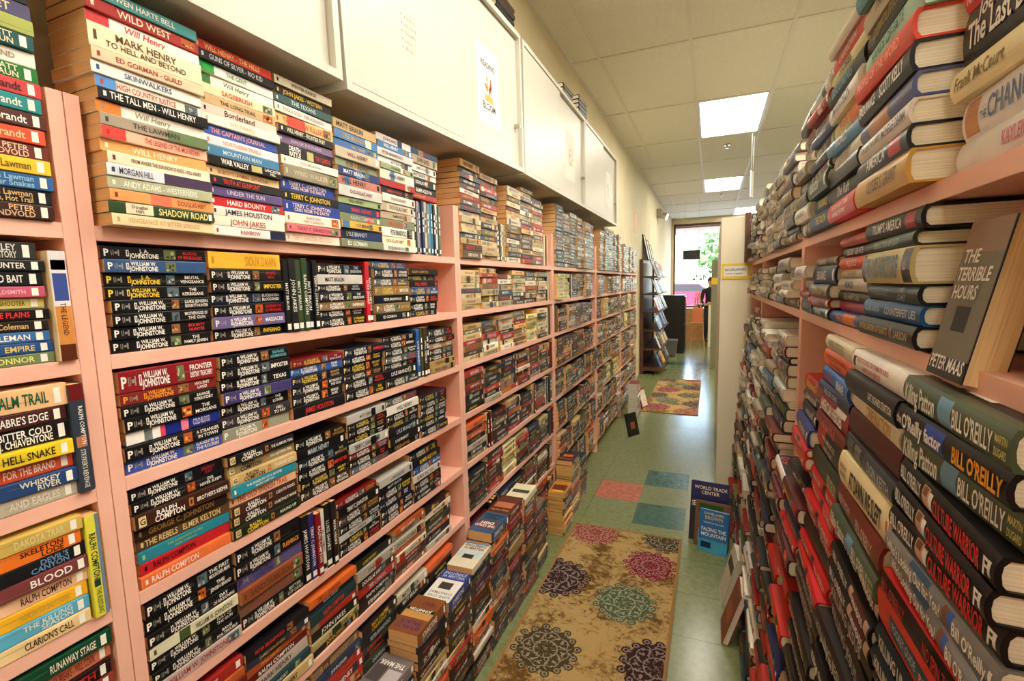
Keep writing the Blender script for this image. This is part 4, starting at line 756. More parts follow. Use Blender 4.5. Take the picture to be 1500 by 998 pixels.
# ------------------------------------------------------------------ overhead cabinets
CYS = [-1.46, -0.215, 1.01, 2.255, 3.49, 4.73]; CXF = -0.84; CZ0, CZ1 = 2.018, 2.632
for k in range(1, 5):
    y0, y1 = CYS[k] + 0.004, CYS[k + 1] - (0.010 if k < 2 else 0.005)
    zb0, zb1 = {0: (1.985, 1.985), 1: (1.978, 1.998), 2: (1.984, 2.026)}.get(k, (2.024, 2.024))
    e = empty('overhead_cabinet', (CXF, y0, zb0)); e.rotation_euler = (math.atan((zb1 - zb0) / (y1 - y0)), 0, 0); W_ = y1 - y0; D_ = CXF - XW - 0.002; H_ = CZ1 - CZ0
    tag(e, ['white overhead cabinet behind the camera, above the shelves', 'white overhead cabinet above the leftmost stacks, mostly cut off', 'white overhead cabinet with the reading poster on its door', 'white overhead cabinet between the poster cabinet and the last one', 'last white overhead cabinet along the wall'][k], 'cabinet', 'white overhead cabinets')
    t = 0.02
    MB().box(-D_, 0, 0, W_, 0, t).build('bottom_panel', WHITE, e); MB().box(-D_, 0, 0, W_, H_ - t, H_).build('top_panel', WHITE, e)
    MB().box(-D_, 0, 0, t, t, H_ - t).build('side_panel', WHITE, e); MB().box(-D_, 0, W_ - t, W_, t, H_ - t).build('side_panel', WHITE, e)
    MB().box(-D_, -D_ + 0.006, t, W_ - t, t, H_ - t).build('back_panel', WHITE, e)
    hw = W_ / 2
    d1 = MB().box(-0.018, -0.004, t + 0.002, hw + 0.01, t + 0.004, H_ - t - 0.004).build('door', WHITE, e, bevel=0.001)
    d2 = MB().box(-0.032, -0.019, hw - 0.01, W_ - t - 0.002, t + 0.004, H_ - t - 0.004).build('door', WHITE, e, bevel=0.001)
    lk = MB().tube((-0.022, W_ - 0.06, 0.20), (0.004, W_ - 0.06, 0.20), 0.011, 0.011, 14).tube((0.004, W_ - 0.06, 0.20), (0.007, W_ - 0.06, 0.20), 0.007, 0.007, 12)
    lk.build('lock', CHROME, d2 if False else e)
    if k in (2, 3, 4):
        pm = MB().box(-0.0189, -0.0180, hw + 0.17, hw + 0.38, 0.13, 0.43).build('poster', PAPER, d2)
        V = []; F = []; C = []
        def ptxt(s, yc, zc, h, wmax, col, bold=0.01):
            v, t_, wd = text2d(s, bold, 2); sx = min(h, wmax / wd); n = len(V)
            V.extend([(-0.0174, yc - wd * sx / 2 + u * sx, zc + (q - 0.5) * h) for u, q in v]); F.extend([tuple(n + i for i in tr) for tr in t_.tolist()]); C.extend([col] * len(t_))
        def pq(y0_, y1_, z0_, z1_, col, dx=0.0):
            n = len(V); V.extend([(-0.0177 + dx, y0_, z0_), (-0.0177 + dx, y1_, z0_), (-0.0177 + dx, y1_, z1_), (-0.0177 + dx, y0_, z1_)]); F.append((n, n + 1, n + 2, n + 3)); C.append(col)
        yc = hw + 0.275
        if k == 2:
            ptxt('READING', yc, 0.365, 0.022, 0.13, (60, 54, 44), 0.015); ptxt('BLOOM', yc, 0.205, 0.028, 0.12, (60, 54, 44), 0.02)
        pq(yc - 0.04, yc + 0.04, 0.225, 0.25, (220, 180, 90))
        for q in range(14): a = U(-0.045, 0.03); z_ = U(0.245, 0.32); pq(yc + a, yc + a + U(0.008, 0.02), z_, z_ + U(0.01, 0.025), random.choice([(220, 120, 80), (200, 160, 90), (150, 110, 80), (230, 190, 160)]), 0.0001)
        link('poster_print', colmesh('print', V, F, C, PRINT), d2)['kind'] = 'stuff'
        V = []; F = []; C = []
    if k in (2, 3, 4):
        V = []; F = []; C = []
        n = 0
        # a short handwritten list, too faint to read: strokes only
        xl = -0.0035 if k == 2 else -0.0186
        def stroke(y_, z_, w_, h_):
            m0 = len(V); V.extend([(xl, y_, z_), (xl, y_ + w_, z_), (xl, y_ + w_, z_ + h_), (xl, y_, z_ + h_)]); F.append((m0, m0 + 1, m0 + 2, m0 + 3)); C.append((160, 150, 128))
        for r_ in range(5):
            yb_ = (hw * 0.5 - 0.03) if k == 2 else hw + 0.24; zb = (0.28 - r_ * 0.022) if k == 2 else (0.10 - r_ * 0.013); q_ = 1.0 if k == 2 else 0.5
            stroke(yb_ - 0.018 * q_, zb + 0.003 * q_, 0.006 * q_, 0.006 * q_)
            y_ = yb_
            for _ in range(random.randint(5, 8)):
                stroke(y_, zb + U(0, 0.002) * q_, U(0.0015, 0.004) * q_, U(0.006, 0.011) * q_); y_ += U(0.006, 0.010) * q_
        link('door_lettering', colmesh('print', V, F, C, PRINT), d1 if k == 2 else d2)['kind'] = 'stuff'
# books lying on the cabinets
for k, (yy, n_, lab) in enumerate(((2.06, 3, 'end of the poster cabinet'), (3.05, 2, 'middle of the second cabinet'), (3.42, 4, 'end of the second cabinet'))):
    zz = (2.640 if yy < 2.25 else 2.639) + 0.0006
    for i in range(n_):
        b = make_book('hard', 0.20, 0.14, 0.026, random.choice([(30, 28, 28), (60, 44, 40), (50, 60, 50)]), [], flat_left(CXF + 0.002, yy, zz, 1.0), ('C',)); BOOKS.pop()
        emit_book(b, 'stored_book', '%s book lying %s up on top of the white cabinets, %s' % (cname(b.base), ordw(i + 1), lab), 'books on top of the cabinets'); zz += 0.027

# ------------------------------------------------------------------ rugs
def rug(name, x0, x1, y0, y1, meds, label, step):
    nx = int((x1 - x0) / step); ny = int((y1 - y0) / step)
    xs = np.linspace(x0, x1, nx + 1); ys = np.linspace(y0, y1, ny + 1)
    Xc, Yc = np.meshgrid((xs[:-1] + xs[1:]) / 2, (ys[:-1] + ys[1:]) / 2)
    rg = np.random.RandomState(3)
    def vnoise(fx, fy, seed):
        g = np.random.RandomState(seed).rand(64, 64); a = (Xc - x0) * fx; b = (Yc - y0) * fy
        i = np.floor(a).astype(int) % 63; j = np.floor(b).astype(int) % 63; u = a - np.floor(a); v = b - np.floor(b)
        return g[i, j] * (1 - u) * (1 - v) + g[i + 1, j] * u * (1 - v) + g[i, j + 1] * (1 - u) * v + g[i + 1, j + 1] * u * v
    wv = vnoise(9, 9, 1) * 0.5 + vnoise(24, 30, 2) * 0.3 + vnoise(70, 80, 4) * 0.2 + 0.06 * rg.randn(*Xc.shape)
    vein = np.abs(np.sin(12 * (vnoise(12, 14, 5) + vnoise(40, 40, 6) * 0.35))) 
    base = np.array(lin((178, 148, 94))); vein_c = np.array(lin((100, 68, 24)))
    fine = vnoise(90, 110, 11) * 0.6 + vnoise(45, 60, 12) * 0.4
    k = np.clip((0.52 - wv) * 3.6 + np.clip(0.45 - vein, 0, 1) * 1.3 + (fine - 0.5) * 1.4 + 0.12, 0, 1)[..., None]
    colr = base * (1 - k) + vein_c * k
    for (mx, my, R, c, n, ph) in meds:
        dx, dy = Xc - mx, Yc - my; r = np.hypot(dx, dy) / R; th = np.arctan2(dy, dx) + ph
        nl = 2 * n if n < 12 else 14
        k0 = np.round(th * nl / (2 * np.pi)); dth = (th - k0 * 2 * np.pi / nl)
        rc = 0.80 + 0.06 * (k0 % 2); lobe = np.hypot(r * np.cos(dth) - rc, r * np.sin(dth) * 1.0)
        lr = 0.14 if n == 12 else 0.12
        inside = (r < 0.80 + 0.04 * np.cos(n * th)) | (lobe < lr)
        eye = (lobe < lr * 0.62) & (lobe > lr * 0.34)
        lace = np.sin(11 * r * 1.7 + 1.8 * np.cos(n * th)) * np.cos(n * th + 5 * r) 
        curl = np.sin(26 * r + 3 * np.sin(n * th)) * np.sin(1.5 * n * th)
        hole = eye | ((r < 0.8) & (lace > 0.58) | ((r < 0.8) & (curl > 0.72)) | (np.abs(r - 0.32) < 0.018) | (np.abs(r - 0.62 - 0.04 * np.cos(n * th)) < 0.016))
        ink = inside & ~hole
        cc = np.array(lin(c)) * (0.85 + 0.3 * rg.rand(*Xc.shape))[..., None]
        light = np.array(lin(tuple(int(v * 0.45 + 110) for v in c)))
        colr = np.where(ink[..., None], cc, colr); colr = np.where((inside & hole)[..., None], light * 0.9 + colr * 0.1, colr)
    bd = (Xc < x0 + 0.012) | (Xc > x1 - 0.012) | (Yc < y0 + 0.012) | (Yc > y1 - 0.012)
    colr = np.where(bd[..., None], np.array(lin((150, 112, 62))), colr)
    V = np.zeros(((nx + 1) * (ny + 1), 3)); gx, gy = np.meshgrid(xs, ys)
    V[:, 0] = gx.ravel(); V[:, 1] = gy.ravel(); V[:, 2] = 0.0105 + 0.0006 * np.random.RandomState(9).rand(len(V))
    idx = np.arange((nx + 1) * (ny + 1)).reshape(ny + 1, nx + 1)
    F = np.stack([idx[:-1, :-1].ravel(), idx[:-1, 1:].ravel(), idx[1:, 1:].ravel(), idx[1:, :-1].ravel()], 1)
    e = empty(name, ((x0 + x1) / 2, (y0 + y1) / 2, 0)); tag(e, label, 'rug', 'medallion runner rugs')
    me = bpy.data.meshes.new('pile'); me.from_pydata(V.tolist(), [], F.tolist()); me.materials.append(RUGM)
    a = me.attributes.new('Col', 'FLOAT_COLOR', 'FACE'); arr = np.ones((len(F), 4), np.float32); arr[:, :3] = colr.reshape(-1, 3); a.data.foreach_set('color', arr.ravel())
    o = link('woven_top', me, e); o.location = (-(x0 + x1) / 2, -(y0 + y1) / 2, 0)
    b = MB().box(-(x1 - x0) / 2, (x1 - x0) / 2, -(y1 - y0) / 2, (y1 - y0) / 2, 0.0035, 0.0104).build('backing', RUGB, e)
RUGM = attr_mat('rug pile', 0.95, 0.1, 0, (1, 1, 1), 300)
RUGB = base_mat('rug binding', (150, 112, 62), 0.9)[0]
OLV = (70, 56, 24); BRN = (52, 24, 20); RED = (120, 26, 32); TER = (140, 62, 46); GRN = (78, 90, 56)
rug('runner_rug', -0.760, -0.128, 0.72, 2.80, [(-0.615, 2.72, 0.15, TER, 10, 0), (-0.21, 2.75, 0.14, OLV, 8, 0.3), (-0.268, 2.474, 0.142, RED, 12, 0), (-0.70, 2.215, 0.175, BRN, 8, 0.2), (-0.345, 2.126, 0.152, GRN, 8, 0), (-0.60, 1.726, 0.150, OLV, 8, 0.1), (-0.165, 1.78, 0.160, BRN, 8, 0), (-0.40, 1.36, 0.15, TER, 10, 0), (-0.65, 1.1, 0.15, RED, 12, 0), (-0.2, 0.95, 0.15, GRN, 8, 0)],
    'tan runner rug with large lacy medallions nearest the camera', 0.0032)
rug('runner_rug', -0.715, -0.110, 5.60, 7.63, [(-0.58, 5.86, 0.17, RED, 12, 0), (-0.22, 5.70, 0.17, TER, 10, 0), (-0.48, 6.22, 0.16, GRN, 8, 0), (-0.16, 6.10, 0.16, BRN, 8, 0), (-0.62, 6.5, 0.14, BRN, 8, 0), (-0.24, 6.55, 0.16, OLV, 8, 0), (-0.52, 6.85, 0.17, RED, 12, 0), (-0.20, 7.05, 0.17, BRN, 8, 0), (-0.42, 7.25, 0.14, GRN, 8, 0), (-0.6, 7.55, 0.15, BRN, 8, 0), (-0.2, 7.6, 0.14, RED, 12, 0)],
    'second medallion runner rug, further down the aisle', 0.008)

# ------------------------------------------------------------------ books leaning face-out at the end of the hardcovers
def faceout(name, x0, yb, wdt, hgt, thk, lean, yaw, cover, prints, label, page=(240, 234, 220)):
    e = empty(name, (x0, yb, 0.0035)); e.rotation_euler = (math.radians(-lean), 0, math.radians(yaw)); tag(e, label, 'book', 'books leaning at the aisle end')
    v = [(0, 0, 0), (wdt, 0, 0), (wdt, thk, 0), (0, thk, 0)]
    MB().box(0, wdt, 0, 0.0028, 0, hgt).box(0, wdt, thk - 0.0028, thk, 0, hgt).box(0, 0.003, 0.0028, thk - 0.0028, 0, hgt).build('cover', cover, e)
    MB().box(0.003, wdt - 0.004, 0.0028, thk - 0.0028, 0.003, hgt - 0.003).build('pages', base_mat('page block', page, 0.8)[0], e)
    V = []; F = []; C = []
    for p in prints:
        n = len(V)
        if p[0] == 'q':
            _, a0, a1, b0, b1, ly, col = p; y = -0.0003 - 0.0002 * ly
            V += [(a0 * wdt, y, b0 * hgt), (a1 * wdt, y, b0 * hgt), (a1 * wdt, y, b1 * hgt), (a0 * wdt, y, b1 * hgt)]; F.append((n, n + 1, n + 2, n + 3)); C.append(col)
        else:
            _, s, uc, vc, h, wm, col = p; v2, t2, wd = text2d(s, 0.015, 2); hh = h * hgt; sx = min(hh, wm * wdt / wd)
            V += [(uc * wdt - wd * sx / 2 + u * sx, -0.0012, vc * hgt + (q - 0.5) * hh) for u, q in v2]; F += [tuple(n + i for i in tr) for tr in t2.tolist()]; C += [col] * len(t2)
    link('cover_print', colmesh('print', V, F, C, PRINT), e)['kind'] = 'stuff'
def solid(c, n): return base_mat(n, c, 0.35)[0]
faceout('picture_book', -0.095, 2.845, 0.205, 0.335, 0.02, 13, -8, solid((28, 34, 90), 'navy cover'), [('q', 0, 1, 0, 0.55, 0, (50, 50, 60)), ('q', 0.45, 0.75, 0.5, 0.66, 1, (220, 130, 60)), ('t', 'WORLD TRADE', 0.52, 0.90, 0.055, 0.86, (240, 232, 200)), ('t', 'CENTER', 0.52, 0.82, 0.055, 0.5, (240, 232, 200)), ('t', 'SEPTEMBER 11, 2001', 0.52, 0.62, 0.085, 0.95, WH)], 'navy picture book with white lettering leaning behind two others')
faceout('picture_book', -0.066, 2.785, 0.185, 0.25, 0.018, 12, -10, solid((120, 84, 54), 'brown cover'), [('q', 0, 1, 0, 1, 0, (120, 88, 60)), ('q', 0.1, 0.8, 0.75, 0.95, 1, (40, 90, 40)), ('q', 0.1, 0.35, 0.1, 0.4, 1, (190, 150, 110)), ('q', 0.5, 0.9, 0.3, 0.5, 1, (80, 50, 36))], 'brown patterned picture book leaning between the navy and blue ones')
faceout('picture_book', -0.045, 2.735, 0.152, 0.228, 0.026, 12, -14, solid((36, 110, 176), 'blue cover'), [('q', 0, 1, 0, 0.3, 0, (70, 160, 200)), ('q', 0.1, 0.45, 0.1, 0.24, 1, (20, 44, 80)), ('t', 'DANIEL JAMES', 0.5, 0.92, 0.05, 0.8, (226, 216, 150)), ('t', 'BROWN', 0.5, 0.82, 0.085, 0.6, (226, 196, 100)), ('t', 'THE BOYS IN THE BOAT', 0.5, 0.70, 0.03, 0.7, WH), ('t', 'FACING THE', 0.52, 0.54, 0.085, 0.84, WH), ('t', 'MOUNTAIN', 0.52, 0.42, 0.085, 0.84, WH)], 'blue hardcover with white title leaning in front on the floor')
faceout('picture_book', -0.72, 5.72, 0.16, 0.24, 0.02, 16, 70, solid((150, 40, 36), 'red cover'), [('q', 0.1, 0.9, 0.1, 0.9, 0, (226, 214, 196))], 'red and cream book leaning beside the second rug')
faceout('picture_book', -0.70, 4.62, 0.15, 0.22, 0.02, 14, 60, solid((24, 24, 26), 'black cover'), [('q', 0.3, 0.7, 0.3, 0.6, 0, (150, 80, 40))], 'black book leaning at the foot of the shelves')

faceout('picture_book', 0.066, 2.17, 0.16, 0.235, 0.026, 17, -90, solid((150, 36, 26), 'dark red cover'), [('q', 0.06, 0.94, 0.08, 0.92, 0, (120, 34, 24)), ('q', 0.2, 0.8, 0.3, 0.6, 1, (170, 70, 40))], 'dark red book leaning against the foot of the hardcover piles')
faceout('picture_book', 0.062, 2.42, 0.155, 0.24, 0.03, 15, -86, solid((214, 204, 184), 'pale cover'), [('q', 0.1, 0.9, 0.6, 0.8, 0, (60, 56, 52))], 'pale hardcover leaning against the hardcover piles beside the red one')

# ------------------------------------------------------------------ cream end panel and what stands further along
e = empty('shelving_unit', (0.056, 3.66, 0)); tag(e, 'cream shelving unit end standing across the aisle with a yellow-edged notice', 'shelving unit')
MB().box(0, 0.9, 0, 0.03, 0.003, 1.91).build('end_panel', CREAM, e, bevel=0.002)
MB().box(0, 0.03, 0.03, 1.6, 0.003, 1.91).build('side_panel', CREAM, e)
for z in (0.1, 0.5, 0.9, 1.3, 1.88): MB().box(0.03, 0.9, 0.03, 1.6, z, z + 0.025).build('shelf', CREAM, e)
n = empty('notice', (0.066, 3.654, 1.495)); tag(n, 'white notice with yellow border on the cream panel', 'sign')
MB().box(0, 0.17, 0, 0.005, 0, 0.105).build('border', YELLOW, n); MB().box(0.013, 0.157, -0.001, 0, 0.018, 0.088).build('card', PAPER, n)
V = []; F = []; C = []
for q_ in range(9): m0 = len(V); y_ = 0.028 + q_ * 0.0105 + (0.006 if q_ > 3 else 0); V += [(y_, -0.0015, 0.034), (y_ + U(0.004, 0.008), -0.0015, 0.034), (y_ + 0.006, -0.0015, 0.041), (y_, -0.0015, 0.041)]; F.append((m0, m0 + 1, m0 + 2, m0 + 3)); C.append((110, 100, 76))
for s_, zc_, h_ in (('BIOGRAPHIES', 0.064, 0.016),):
    v, t_, wd = text2d(s_, 0.01, 2); sx = min(h_, 0.13 / wd); m0 = len(V); V += [(0.085 - wd * sx / 2 + u * sx, -0.0015, zc_ + (q - 0.5) * h_) for u, q in v]; F += [tuple(m0 + i for i in tr) for tr in t_.tolist()]; C += [(70, 60, 40)] * len(t_)
link('lettering', colmesh('lettering', V, F, C, PRINT), n)
fr = MB().box(0.20, 0.235, 3.60, 3.64, 1.604, 1.93).build('wooden_bookend', DKWOOD); tag(fr, 'dark wooden end board closing the top shelf beside the cream panel', 'board')
e = empty('grey_shelving', (0.0, 8.8, 0)); tag(e, 'grey-green shelving unit further down the aisle with a yellow label', 'shelving unit')
MB().box(0, 0.6, 0, 0.03, 0.003, 1.82).box(0, 0.03, 0.03, 1.0, 0.003, 1.82).build('end_panel', GREYP, e); MB().box(0.03, 0.6, 0.03, 1.0, 1.79, 1.82).build('shelf', GREYP, e)
MB().box(0.0, 0.19, -0.004, 0, 1.42, 1.53).build('label', YELLOW, e)
# emergency light and papers on the wall
e = empty('emergency_light', (XW, 10.6, 2.86)); tag(e, 'twin-headed emergency light on the wall below the ceiling', 'emergency light')
MB().box(0, 0.10, -0.16, 0.16, -0.06, 0.10).build('housing', base_mat('emergency housing', (150, 140, 120), 0.5)[0], e, bevel=0.01)
for s_ in (-0.09, 0.09): MB().tube((0.10, s_, -0.02), (0.19, s_, -0.06), 0.05, 0.075, 14).build('lamp', CHROME, e)
for k, (yy, ds) in enumerate(((7.47, 'nearer'), (9.2, 'further'))):
    o = MB().box(XW + 0.0005, XW + 0.003, yy - 0.13, yy + 0.13, 2.22, 2.50).build('paper_notice', PINKPAPER); tag(o, '%s of two pink papers taped to the beige wall' % ds, 'paper')
# slanted display rack
e = empty('display_rack', (-1.05, 7.95, 0)); tag(e, 'tall slanted display rack of magazines at the end of the shelves', 'rack')
for y_ in (0, 1.58): MB().prism([(0, 0.003), (0.05, 0.003), (0.05, 1.85), (0, 1.85)], 'y', y_, y_ + 0.02).prism([(0.05, 0.06), (0.40, 0.06), (0.40, 0.10), (0.05, 0.10)], 'y', y_, y_ + 0.02).build('side_frame', DKWOOD, e)
MB().box(0, 0.02, 0.02, 1.58, 0.003, 1.85).build('back_panel', DKWOOD, e)
TZ = [0.12, 0.42, 0.72, 1.02, 1.30, 1.58]
for k, z in enumerate(TZ): MB().box(0.02, 0.36 - 0.02 * k, 0.0, 1.6, z - 0.02, z).build('shelf', DKWOOD, e)
q = 0
for k, z in enumerate(TZ):
    for j in range(7):
        q += 1; t = U(0.010, 0.02); hh = U(0.22, 0.27); wq = U(0.15, 0.2)
        e2 = empty('display_book', (-1.05 + 0.33 - 0.015 * k, 7.99 + j * 0.215, z + 0.0095)); e2.rotation_euler = (0, math.radians(-22), math.radians(U(-4, 4)))
        c = random.choice(PALS['far'] + PALS['light'])
        tag(e2, '%s book displayed face out, %s along %s tier of slanted rack' % (cname(c), ordw(j + 1), ['lowest', 'second', 'third', 'fourth', 'fifth', 'top'][k]), 'book', 'books on the slanted rack')
        me = colmesh('cover', [(0, 0, 0), (0, wq, 0), (0, wq, hh), (0, 0, hh), (-t, 0, 0), (-t, wq, 0), (-t, wq, hh), (-t, 0, hh), (0.0006, wq * 0.15, hh * 0.6), (0.0006, wq * 0.85, hh * 0.6), (0.0006, wq * 0.85, hh * 0.85), (0.0006, wq * 0.15, hh * 0.85)], [(0, 1, 2, 3), (4, 7, 6, 5), (0, 3, 7, 4), (1, 5, 6, 2), (8, 9, 10, 11)], [c, c, c, c, random.choice([WH, BK, RE, GO])], PRINT); link('cover', me, e2)
        me = colmesh('pages', [(-0.001, 0.001, 0), (-0.001, wq - 0.001, 0), (-t + 0.001, wq - 0.001, 0), (-t + 0.001, 0.001, 0), (-0.001, 0.001, hh - 0.001), (-0.001, wq - 0.001, hh - 0.001), (-t + 0.001, wq - 0.001, hh - 0.001), (-t + 0.001, 0.001, hh - 0.001)], [f[::-1] for f in BOXF], [(236, 230, 214)] * 6, PAGES); link('pages', me, e2)
for k in range(3):
    o = empty('framed_picture', (-0.98, 8.25 + 0.32 * k, 1.852)); o.rotation_euler = (0, math.radians(-12), 0); tag(o, '%s black-framed picture standing on top of the slanted rack' % ['first', 'second', 'third'][k], 'picture', 'pictures on the rack')
    hq = 0.42 - 0.06 * k
    f = MB()
    for a in ((0, 0.02, 0, hq), (0.26, 0.28, 0, hq), (0.02, 0.26, 0, 0.02), (0.02, 0.26, hq - 0.02, hq)): f.box(0, 0.02, a[0], a[1], a[2], a[3])
    f.build('frame', BLACK, o); MB().box(0.004, 0.012, 0.02, 0.26, 0.02, hq - 0.02).build('print', PAPER, o)
# back of the shop: black cabinet, bin, counter, easel, chair, printer
e = empty('metal_cabinet', (-0.96, 10.45, 0)); tag(e, 'black two-door metal cabinet at the end of the aisle', 'cabinet')
MB().box(0, 0.46, 0.0, 0.55, 0.003, 1.20).build('body', BLACK, e, bevel=0.004)
for z0_, z1_ in ((0.04, 0.60), (0.62, 1.17)):
    d = MB().box(0.462, 0.478, 0.01, 0.54, z0_, z1_).build('door', BLACK, e); MB().box(0.478, 0.495, 0.05, 0.07, z0_ + 0.2, z0_ + 0.36).build('handle', CHROME, d)
e = empty('waste_bin', (-0.86, 10.0, 0)); tag(e, 'grey plastic bin beside the black cabinet', 'bin')
bn = MB(); bn.prism([(0.02, 0.003), (0.22, 0.003), (0.25, 0.30), (-0.01, 0.30)], 'y', 0, 0.28); bn.build('body', GREY, e); MB().box(-0.015, 0.255, -0.01, 0.29, 0.30, 0.325).build('lid', GREY, e)
e = empty('counter', (-0.05, 11.6, 0)); tag(e, 'pale counter with a wooden top behind the grey shelving', 'counter')
MB().box(0, 1.4, 0, 0.6, 0.003, 0.95).build('body', CREAM, e); MB().box(-0.03, 1.43, -0.03, 0.63, 0.95, 0.985).build('counter_top', WOOD, e)
e = empty('printer', (0.02, 11.7, 0.986)); tag(e, 'black printer on the pale counter', 'printer')
MB().box(0, 0.42, 0, 0.36, 0, 0.22).build('body', BLACK, e, bevel=0.015); MB().box(0.05, 0.37, -0.10, 0, 0.04, 0.055).build('paper_tray', GREY, e); MB().box(0.06, 0.36, 0.2, 0.34, 0.22, 0.27).build('lid', BLACK, e)
e = empty('wooden_easel', (-0.42, 11.3, 0)); tag(e, 'wooden easel standing in front of the window', 'easel')
for p0, p1 in (((0, 0, 0.003), (0.12, 0.05, 1.25)), ((0.30, 0, 0.003), (0.18, 0.05, 1.25)), ((0.15, 0.45, 0.003), (0.15, 0.06, 1.2))): MB().tube(p0, p1, 0.016, 0.014, 8).build('leg', WOOD, e)
MB().box(0.02, 0.28, -0.03, 0.03, 0.55, 0.575).build('ledge', WOOD, e); MB().box(0.05, 0.25, 0.0, 0.015, 0.58, 0.9).build('panel', base_mat('orange card', (220, 120, 70), 0.6)[0], e)
e = empty('low_bookcase', (-0.95, 12.9, 0)); tag(e, 'low wooden bookcase beneath the shop window', 'bookcase')
MB().box(0, 2.8, 0, 0.02, 0.003, 0.80).build('back_panel', WOOD, e)
for x_ in (0, 0.93, 1.86, 2.78): MB().box(x_, x_ + 0.02, 0.02, 0.35, 0.003, 0.80).build('side_panel', WOOD, e)
for z_ in (0.08, 0.42, 0.78): MB().box(0.02, 2.78, 0.02, 0.35, z_, z_ + 0.02).build('shelf', WOOD, e)
e = empty('black_sign', (-0.57, 11.0, 1.93)); tag(e, 'black sign hanging in front of the bright window', 'sign')
MB().box(0, 0.34, 0, 0.015, 0, 0.20).build('board', BLACK, e)
for x_ in (0.03, 0.31): MB().tube((x_, 0.007, 0.2), (x_, 0.007, 1.255), 0.002, 0.002, 6).build('wire', CHROME, e)
e = empty('plant_pot', (-0.25, 13.05, 0.801)); tag(e, 'dark bowl on the low bookcase below the window', 'bowl')
b = MB(); b.tube((0, 0, 0), (0, 0, 0.10), 0.05, 0.12, 16); b.build('bowl', BLACK, e)
# the person behind the counter, mostly hidden by the shelving and the printer
def person(loc, rz):
    pts = {'pelvis': (0, 0, 0.84, .125, .10), 'waist': (0, 0, 0.98, .12, .09), 'chest': (0, 0.0, 1.16, .145, .10), 'collar': (0, 0, 1.27, .09, .07), 'neck': (0, -0.005, 1.33, .05, .05), 'jaw': (0, -0.02, 1.385, .058, .062), 'face': (0, -0.012, 1.45, .072, .085), 'crown': (0, 0.0, 1.525, .06, .07), 'nose': (0, -0.105, 1.435, .010, .012)}
    ed = [('pelvis', 'waist'), ('waist', 'chest'), ('chest', 'collar'), ('collar', 'neck'), ('neck', 'jaw'), ('jaw', 'face'), ('face', 'crown'), ('face', 'nose')]
    for sd, sx in (('l', -1), ('r', 1)):
        pts.update({sd + 'sh': (sx * .165, 0, 1.24, .058, .058), sd + 'el': (sx * .225, -.04, 0.99, .043, .043), sd + 'wr': (sx * .19, -.23, 0.93, .028, .026), sd + 'palm': (sx * .18, -.29, 0.925, .034, .016),
                    sd + 'hip': (sx * .085, 0, 0.78, .085, .085), sd + 'kn': (sx * .095, -.02, 0.44, .055, .055), sd + 'an': (sx * .10, .01, 0.09, .040, .042), sd + 'toe': (sx * .11, -.13, 0.035, .036, .030), sd + 'ear': (sx * .080, .005, 1.445, .010, .018)})
        ed += [('collar', sd + 'sh'), (sd + 'sh', sd + 'el'), (sd + 'el', sd + 'wr'), (sd + 'wr', sd + 'palm'), ('pelvis', sd + 'hip'), (sd + 'hip', sd + 'kn'), (sd + 'kn', sd + 'an'), (sd + 'an', sd + 'toe'), ('face', sd + 'ear')]
        for q, (dx, ln) in enumerate(((-.030, .062), (-.010, .072), (.010, .068), (.028, .052))):
            pts[sd + 'f%d' % q] = (sx * .18 + dx, -.29 - ln * .6, 0.918, .009, .009); pts[sd + 'g%d' % q] = (sx * .18 + dx * 1.1, -.29 - ln, 0.900, .008, .008)
            ed += [(sd + 'palm', sd + 'f%d' % q), (sd + 'f%d' % q, sd + 'g%d' % q)]
        pts[sd + 'th'] = (sx * .18 - sx * .045, -.285, 0.915, .010, .010); ed.append((sd + 'palm', sd + 'th'))
    ks = list(pts); ix = {k: i for i, k in enumerate(ks)}
    me = bpy.data.meshes.new('figure'); me.from_pydata([pts[k][:3] for k in ks], [(ix[a], ix[b]) for a, b in ed], [])
    o = bpy.data.objects.new('figure', me); COL.objects.link(o)
    sk = o.modifiers.new('skin', 'SKIN'); o.modifiers.new('sub', 'SUBSURF').levels = 2; o.modifiers['sub'].render_levels = 2
    for k in ks: v = me.skin_vertices[0].data[ix[k]]; v.radius = pts[k][3:]; v.use_root = k == 'pelvis'
    dg = bpy.context.evaluated_depsgraph_get(); body = bpy.data.meshes.new_from_object(o.evaluated_get(dg)); bpy.data.objects.remove(o)
    for m in (base_mat('skin', (206, 156, 126), 0.6)[0], base_mat('black jacket', (24, 24, 26), 0.8)[0], base_mat('dark trousers', (44, 46, 60), 0.85)[0], BLACK): body.materials.append(m)
    for p in body.polygons:
        c = p.center; p.use_smooth = True
        p.material_index = 0 if c.z > 1.325 or (c.y < -0.21 and c.z > 0.8) else 1 if c.z > 0.82 else 2 if c.z > 0.09 else 3
    e = empty('person', loc, rz); tag(e, 'person in a black jacket behind the pale counter, half hidden by shelving', 'person')
    link('body', body, e)
    hr = MB(); n = 14
    rows = [[(0.0 + 0.084 * math.sin(a) * math.cos(t), 0.008 + 0.098 * math.sin(a) * math.sin(t), 1.465 + 0.105 * math.cos(a)) for t in (2 * math.pi * i / n for i in range(n))] for a in (0.15, 0.5, 0.9, 1.25, 1.5)]
    for ra, rb in zip(rows, rows[1:]):
        for i in range(n): hr.poly([ra[i], rb[i], rb[(i + 1) % n], ra[(i + 1) % n]])
    hr.poly(rows[0]); hr.build('hair', base_mat('dark hair', (48, 36, 28), 0.7)[0], e, smooth=True)
    for sx in (-1, 1): MB().tube((sx * .028, -.088, 1.452), (sx * .028, -.101, 1.452), 0.009, 0.006, 8).build('eye', BLACK, e)
    MB().box(-0.022, 0.022, -0.098, -0.086, 1.398, 1.404).build('mouth', base_mat('lips', (160, 90, 84), 0.5)[0], e)
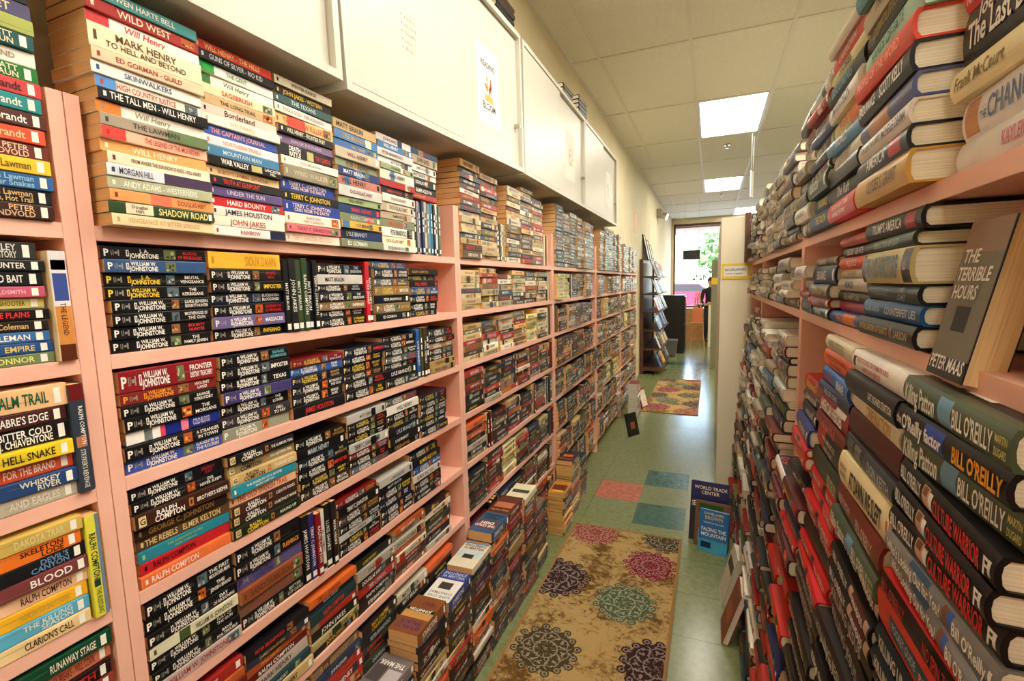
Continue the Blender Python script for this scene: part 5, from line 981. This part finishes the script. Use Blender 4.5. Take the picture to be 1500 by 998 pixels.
person((-0.01, 12.55, 0.003), 0.25)
# outside
struct(MB().box(-30, 40, YE_ + 0.16, 60, -0.12, -0.02).build('ground_outside', ASPHALT))
struct(MB().box(-3, 6, YE_ + 0.16, YE_ + 2.2, 2.95, 3.1).build('trim_1', base_mat('canopy soffit', (222, 190, 160), 0.7)[0]))
def car(loc, rz, col, label):
    e = empty('parked_car', loc, rz); tag(e, label, 'car', 'cars parked outside')
    paint = base_mat('car paint', col, 0.25)[0]
    prof = [(-2.1, 0.25), (2.1, 0.25), (2.15, 0.65), (1.9, 0.82), (1.1, 0.92), (0.55, 1.38), (-0.9, 1.42), (-1.6, 0.98), (-2.1, 0.9)]
    MB().prism(prof, 'y', -0.85, 0.85).build('body', paint, e, bevel=0.05)
    for s_ in (-1, 1):
        MB().prism([(1.0, 0.95), (0.52, 1.32), (-0.85, 1.36), (-1.4, 1.0)], 'y', s_ * 0.86 - 0.005, s_ * 0.86 + 0.005).build('window', BLACK, e)
        for x_ in (-1.3, 1.3):
            wq = MB().tube((x_, s_ * 0.72, 0.30), (x_, s_ * 0.90, 0.30), 0.32, 0.32, 18).build('wheel', BLACK, e); MB().tube((x_, s_ * 0.90, 0.30), (x_, s_ * 0.91, 0.30), 0.17, 0.17, 14).build('hub_cap', CHROME, wq)
car((-1.2, 27.5, -0.02), 0.1, (196, 40, 60), 'red car parked outside the shop window')
car((3.4, 31.5, -0.02), 0.15, (190, 208, 226), 'pale blue car parked outside beyond the red one')
rg = np.random.RandomState(5)
for k, (hx_, hy_, r_) in enumerate(((1.5, 38, 2.6), (9.0, 40, 3.0), (-6.5, 39, 2.8))):
    e = empty('street_tree', (hx_, hy_, -0.02)); tag(e, '%s leafy tree across the car park' % ['middle', 'right-hand', 'left-hand'][k], 'tree', 'trees across the car park')
    MB().tube((0, 0, 0), (0, 0, 2.6), 0.16, 0.10, 8).build('trunk', DKWOOD, e)
    V = []; F = []
    for i in range(900):
        d = rg.randn(3); d /= np.linalg.norm(d); c = np.array([0, 0, 3.6]) + d * r_ * rg.rand() ** 0.4 * np.array([1, 1, 0.8]); a = rg.randn(3) * 0.16; b2 = rg.randn(3) * 0.16; n_ = len(V)
        V += [tuple(c - a), tuple(c + b2), tuple(c + a), tuple(c - b2)]; F.append((n_, n_ + 1, n_ + 2, n_ + 3))
    me = bpy.data.meshes.new('crown'); me.from_pydata(V, [], F); me.materials.append(LEAF); link('crown', me, e)
